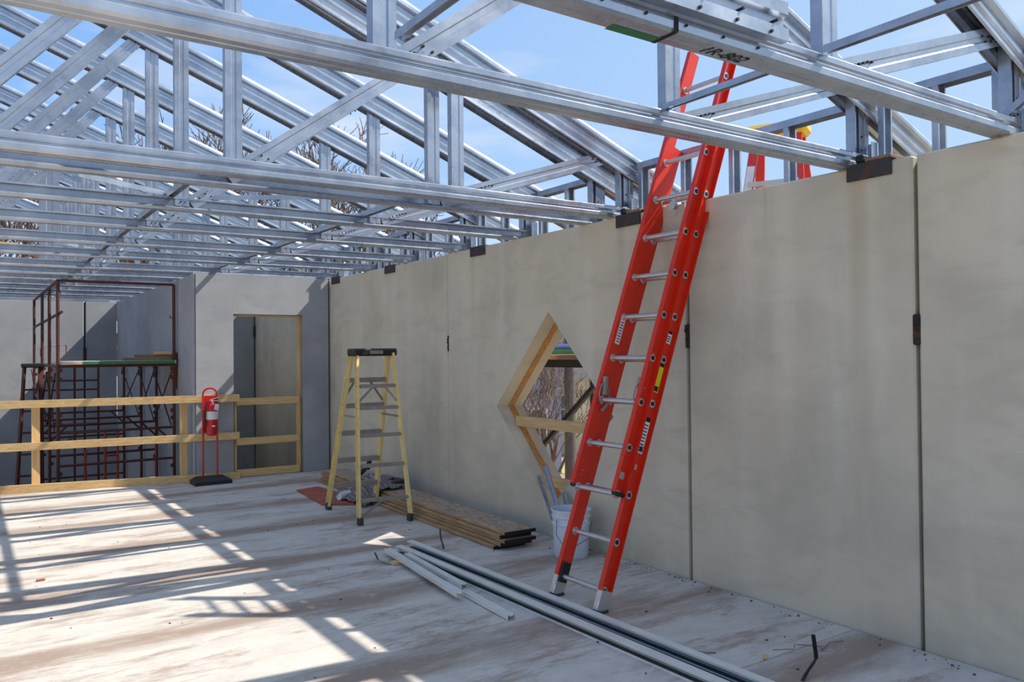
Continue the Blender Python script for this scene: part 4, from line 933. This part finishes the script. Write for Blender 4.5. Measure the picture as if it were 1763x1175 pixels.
# ================================================================ BACKGROUND
def tree_mesh(seed, h, spread, depth=6, mat='bark', twig=1.0):
    rnd = random.Random(seed); tr = MB(); tw = MB()
    def br(p, d, L_, r, lv):
        n = 3 if lv > 2 else 2; pts = [p]; q = p; dd = d
        for k in range(n):
            dd = (dd+V((rnd.uniform(-.2, .2), rnd.uniform(-.2, .2), rnd.uniform(-.05, .16)))).normalized(); q = q+dd*L_/n; pts.append(q)
        tgt = tr if lv >= depth-1 else tw
        tgt.tube(pts, r, 6 if lv >= depth-1 else 3, 0, r*0.62, caps=False)
        if lv == 0: return
        for k in range(rnd.choice((2, 3, 3, 4)) if lv < depth else 5):
            a = rnd.uniform(0, 6.28); e = rnd.uniform(0.35, 0.95)*spread
            ax = dd.cross(V((math.cos(a), math.sin(a), 0.3))).normalized()
            nd = (Matrix.Rotation(e, 3, ax) @ dd).normalized(); nd.z += 0.12; nd.normalize()
            st = pts[-1] if k < 2 else pts[rnd.randint(1, len(pts)-1)]
            br(st, nd, L_*rnd.uniform(0.6, 0.82), max(r*0.55, 0.008*twig), lv-1)
    br(V((0, 0, 0)), V((0, 0, 1)), h*0.30, h*0.016, depth)
    return tr.mesh('trunk', mat), tw.mesh('twigs', 'barkred')
trees = [tree_mesh(s, 10.5, 0.85, 6, twig=1.6) for s in (1, 2, 3)]
def tree(x, y, k, sc, rz, label, group):
    t = thing('bare_tree', label, 'tree', (x, y, LOW-0.2), rz, group); t.scale = (sc, sc, sc)
    part('trunk', trees[k][0], t); stuff(part('branches', trees[k][1], t))
bx = [(-4, 30), (-0.5, 27), (1.6, 33), (3.6, 28), (5.6, 34), (7.6, 29), (9.8, 35), (11.6, 29), (13.8, 34), (15.4, 33), (18.0, 39), (22.0, 40)]
for i, (x, y) in enumerate(bx):
    tree(x, y, i % 3, random.uniform(1.3, 1.5)*(1.0 if x < 16 else .85), i*1.3, '%s bare reddish tree from the left in the row behind the roof trusses' % ['first', 'second', 'third', 'fourth', 'fifth', 'sixth', 'seventh', 'eighth', 'ninth', 'tenth', 'eleventh', 'twelfth'][i], 'bare trees behind the building')
sx_ = [(12.0, 18.2), (15.2, 20.2), (14.2, 22.5), (11.2, 15.0)]
for i, (x, y) in enumerate(sx_):
    tree(x, y, (i+1) % 3, 0.6, i*2.1, '%s bare bush of tangled twigs seen through the diamond window' % ['first', 'second', 'third', 'fourth', 'fifth', 'sixth', 'seventh'][i], 'bushes outside the diamond window')
# utility poles
for (x, y, r, h, l, mt) in ((14.0, 17.7, 0.17, 8.0, 'thick dark wooden utility pole seen through the diamond window', 'pole'), (15.5, 18.6, 0.06, 5.0, 'thin pale pole to the right of the utility pole', 'alu')):
    o = thing('utility_pole', l, 'pole', (x, y, LOW-0.2)); MB().tube([(0, 0, 0), (0, 0, h)], r, 12, 0, r*0.8).build('shaft', mt, o, smooth=True)
    if r > 0.1: MB().bevbox((0, 0, h-0.5), (1.8, 0.1, 0.12), 0.01).build('crossarm', 'pole', o)
def house(x, y, w, d, h, rz, mat, label, wins):
    o = thing('house', label, 'house', (x, y, LOW-0.2), rz)
    MB().bbox((-w/2, -d/2, 0), (w/2, d/2, h)).build('walls', mat, o)
    m = MB(); e = 0.4
    m.add([(-w/2-e, -d/2-e, h), (w/2+e, -d/2-e, h), (w/2+e, d/2+e, h), (-w/2-e, d/2+e, h), (-w/2-e, 0, h+d*0.3), (w/2+e, 0, h+d*0.3)], [(3, 2, 1, 0), (0, 1, 5, 4), (2, 3, 4, 5), (0, 4, 3), (1, 2, 5)]); m.build('roof', 'roof', o)
    for (a, z, ww, hh) in wins:
        f = MB().bevbox((a, -d/2-0.02, z), (ww+0.16, 0.08, hh+0.16), 0.01).build('window', 'white', o)
        MB().bbox((a-ww/2, -d/2-0.075, z-hh/2), (a+ww/2, -d/2-0.06, z+hh/2)).build('pane', 'glass', f)
        MB().bbox((a-ww/2, -d/2-0.095, z-0.03), (a+ww/2, -d/2-0.076, z+0.03)).build('sash_bar', 'white', f)
house(26.4, 31.0, 6.0, 7, 3.4, -0.68, 'cream', 'small cream sided house with window seen through the diamond', [(-1.9, 2.05, 0.75, 1.2), (0.2, 2.05, 0.75, 1.2), (2.0, 2.05, .75, 1.2)])
house(19.6, 28.4, 3.6, 7, 5.0, -0.64, 'siding', 'pale grey sided house behind the bushes seen through the diamond', [(-0.9, 1.8, 0.8, 1.3), (0.8, 1.8, 0.8, 1.3), (0.0, 4.0, 0.8, 1.0)])
o = struct(MB().bbox((19, 18, LOW-0.199), (40, 26.5, LOW-0.18)).build('lawn', 'lawn'))
# picket fence outside
o = thing('picket_fence', 'low rusty fence on the ground seen low in the diamond window', 'fence', (11.2, 14.2, LOW-0.2))
for k in range(24): MB().bevbox((k*0.14*0.55, -k*0.14*0.83, 0.55), (0.05, 0.02, 1.1), 0.004).build('picket', 'rust', o)
MB().loft([(-.02, -.03), (.02, -.03), (.02, .03), (-.02, .03)], (0, 0.02, 0.8), (23*0.077, -23*0.116+0.02, 0.8)).build('rail', 'rust', o)
# far framing above the back of the building
o = thing('timber_bracing', 'pair of pine boards nailed between posts at the far gable, upper left', 'boards', (0.3, 17.1, H+0.04))
for z, a, b in ((1.55, -0.6, 0.55), (0.92, -0.6, 0.5), (0.92, 0.85, 1.35)):
    MB().bevbox(((a+b)/2, -0.03, z), (b-a, 0.04, 0.13), 0.004).build('board', 'woodx', o)
for x, y, w, l in ((0.885, 11.65, 0.215, 'wide upright steel post standing among the chords at upper left'), (2.56, 12.2, 0.16, 'wide upright steel post among the far chords above the doorway wall corner')):
    o = thing('steel_post', l, 'post', (x, y, H+(0.093 if x < 1 else 0)), 0, 'wide steel posts among the trusses')
    m = MB(); m.sheet(csec(w, 0.07), 0.003, (0, 0, 0.02), (0, 0, 1.35), up=(0, 1, 0)); m.build('stud', 'galv', o)
    MB().bevbox((0, 0, 0.011), (w+0.05, 0.1, 0.02), 0.003).build('base_plate', 'galv', o)
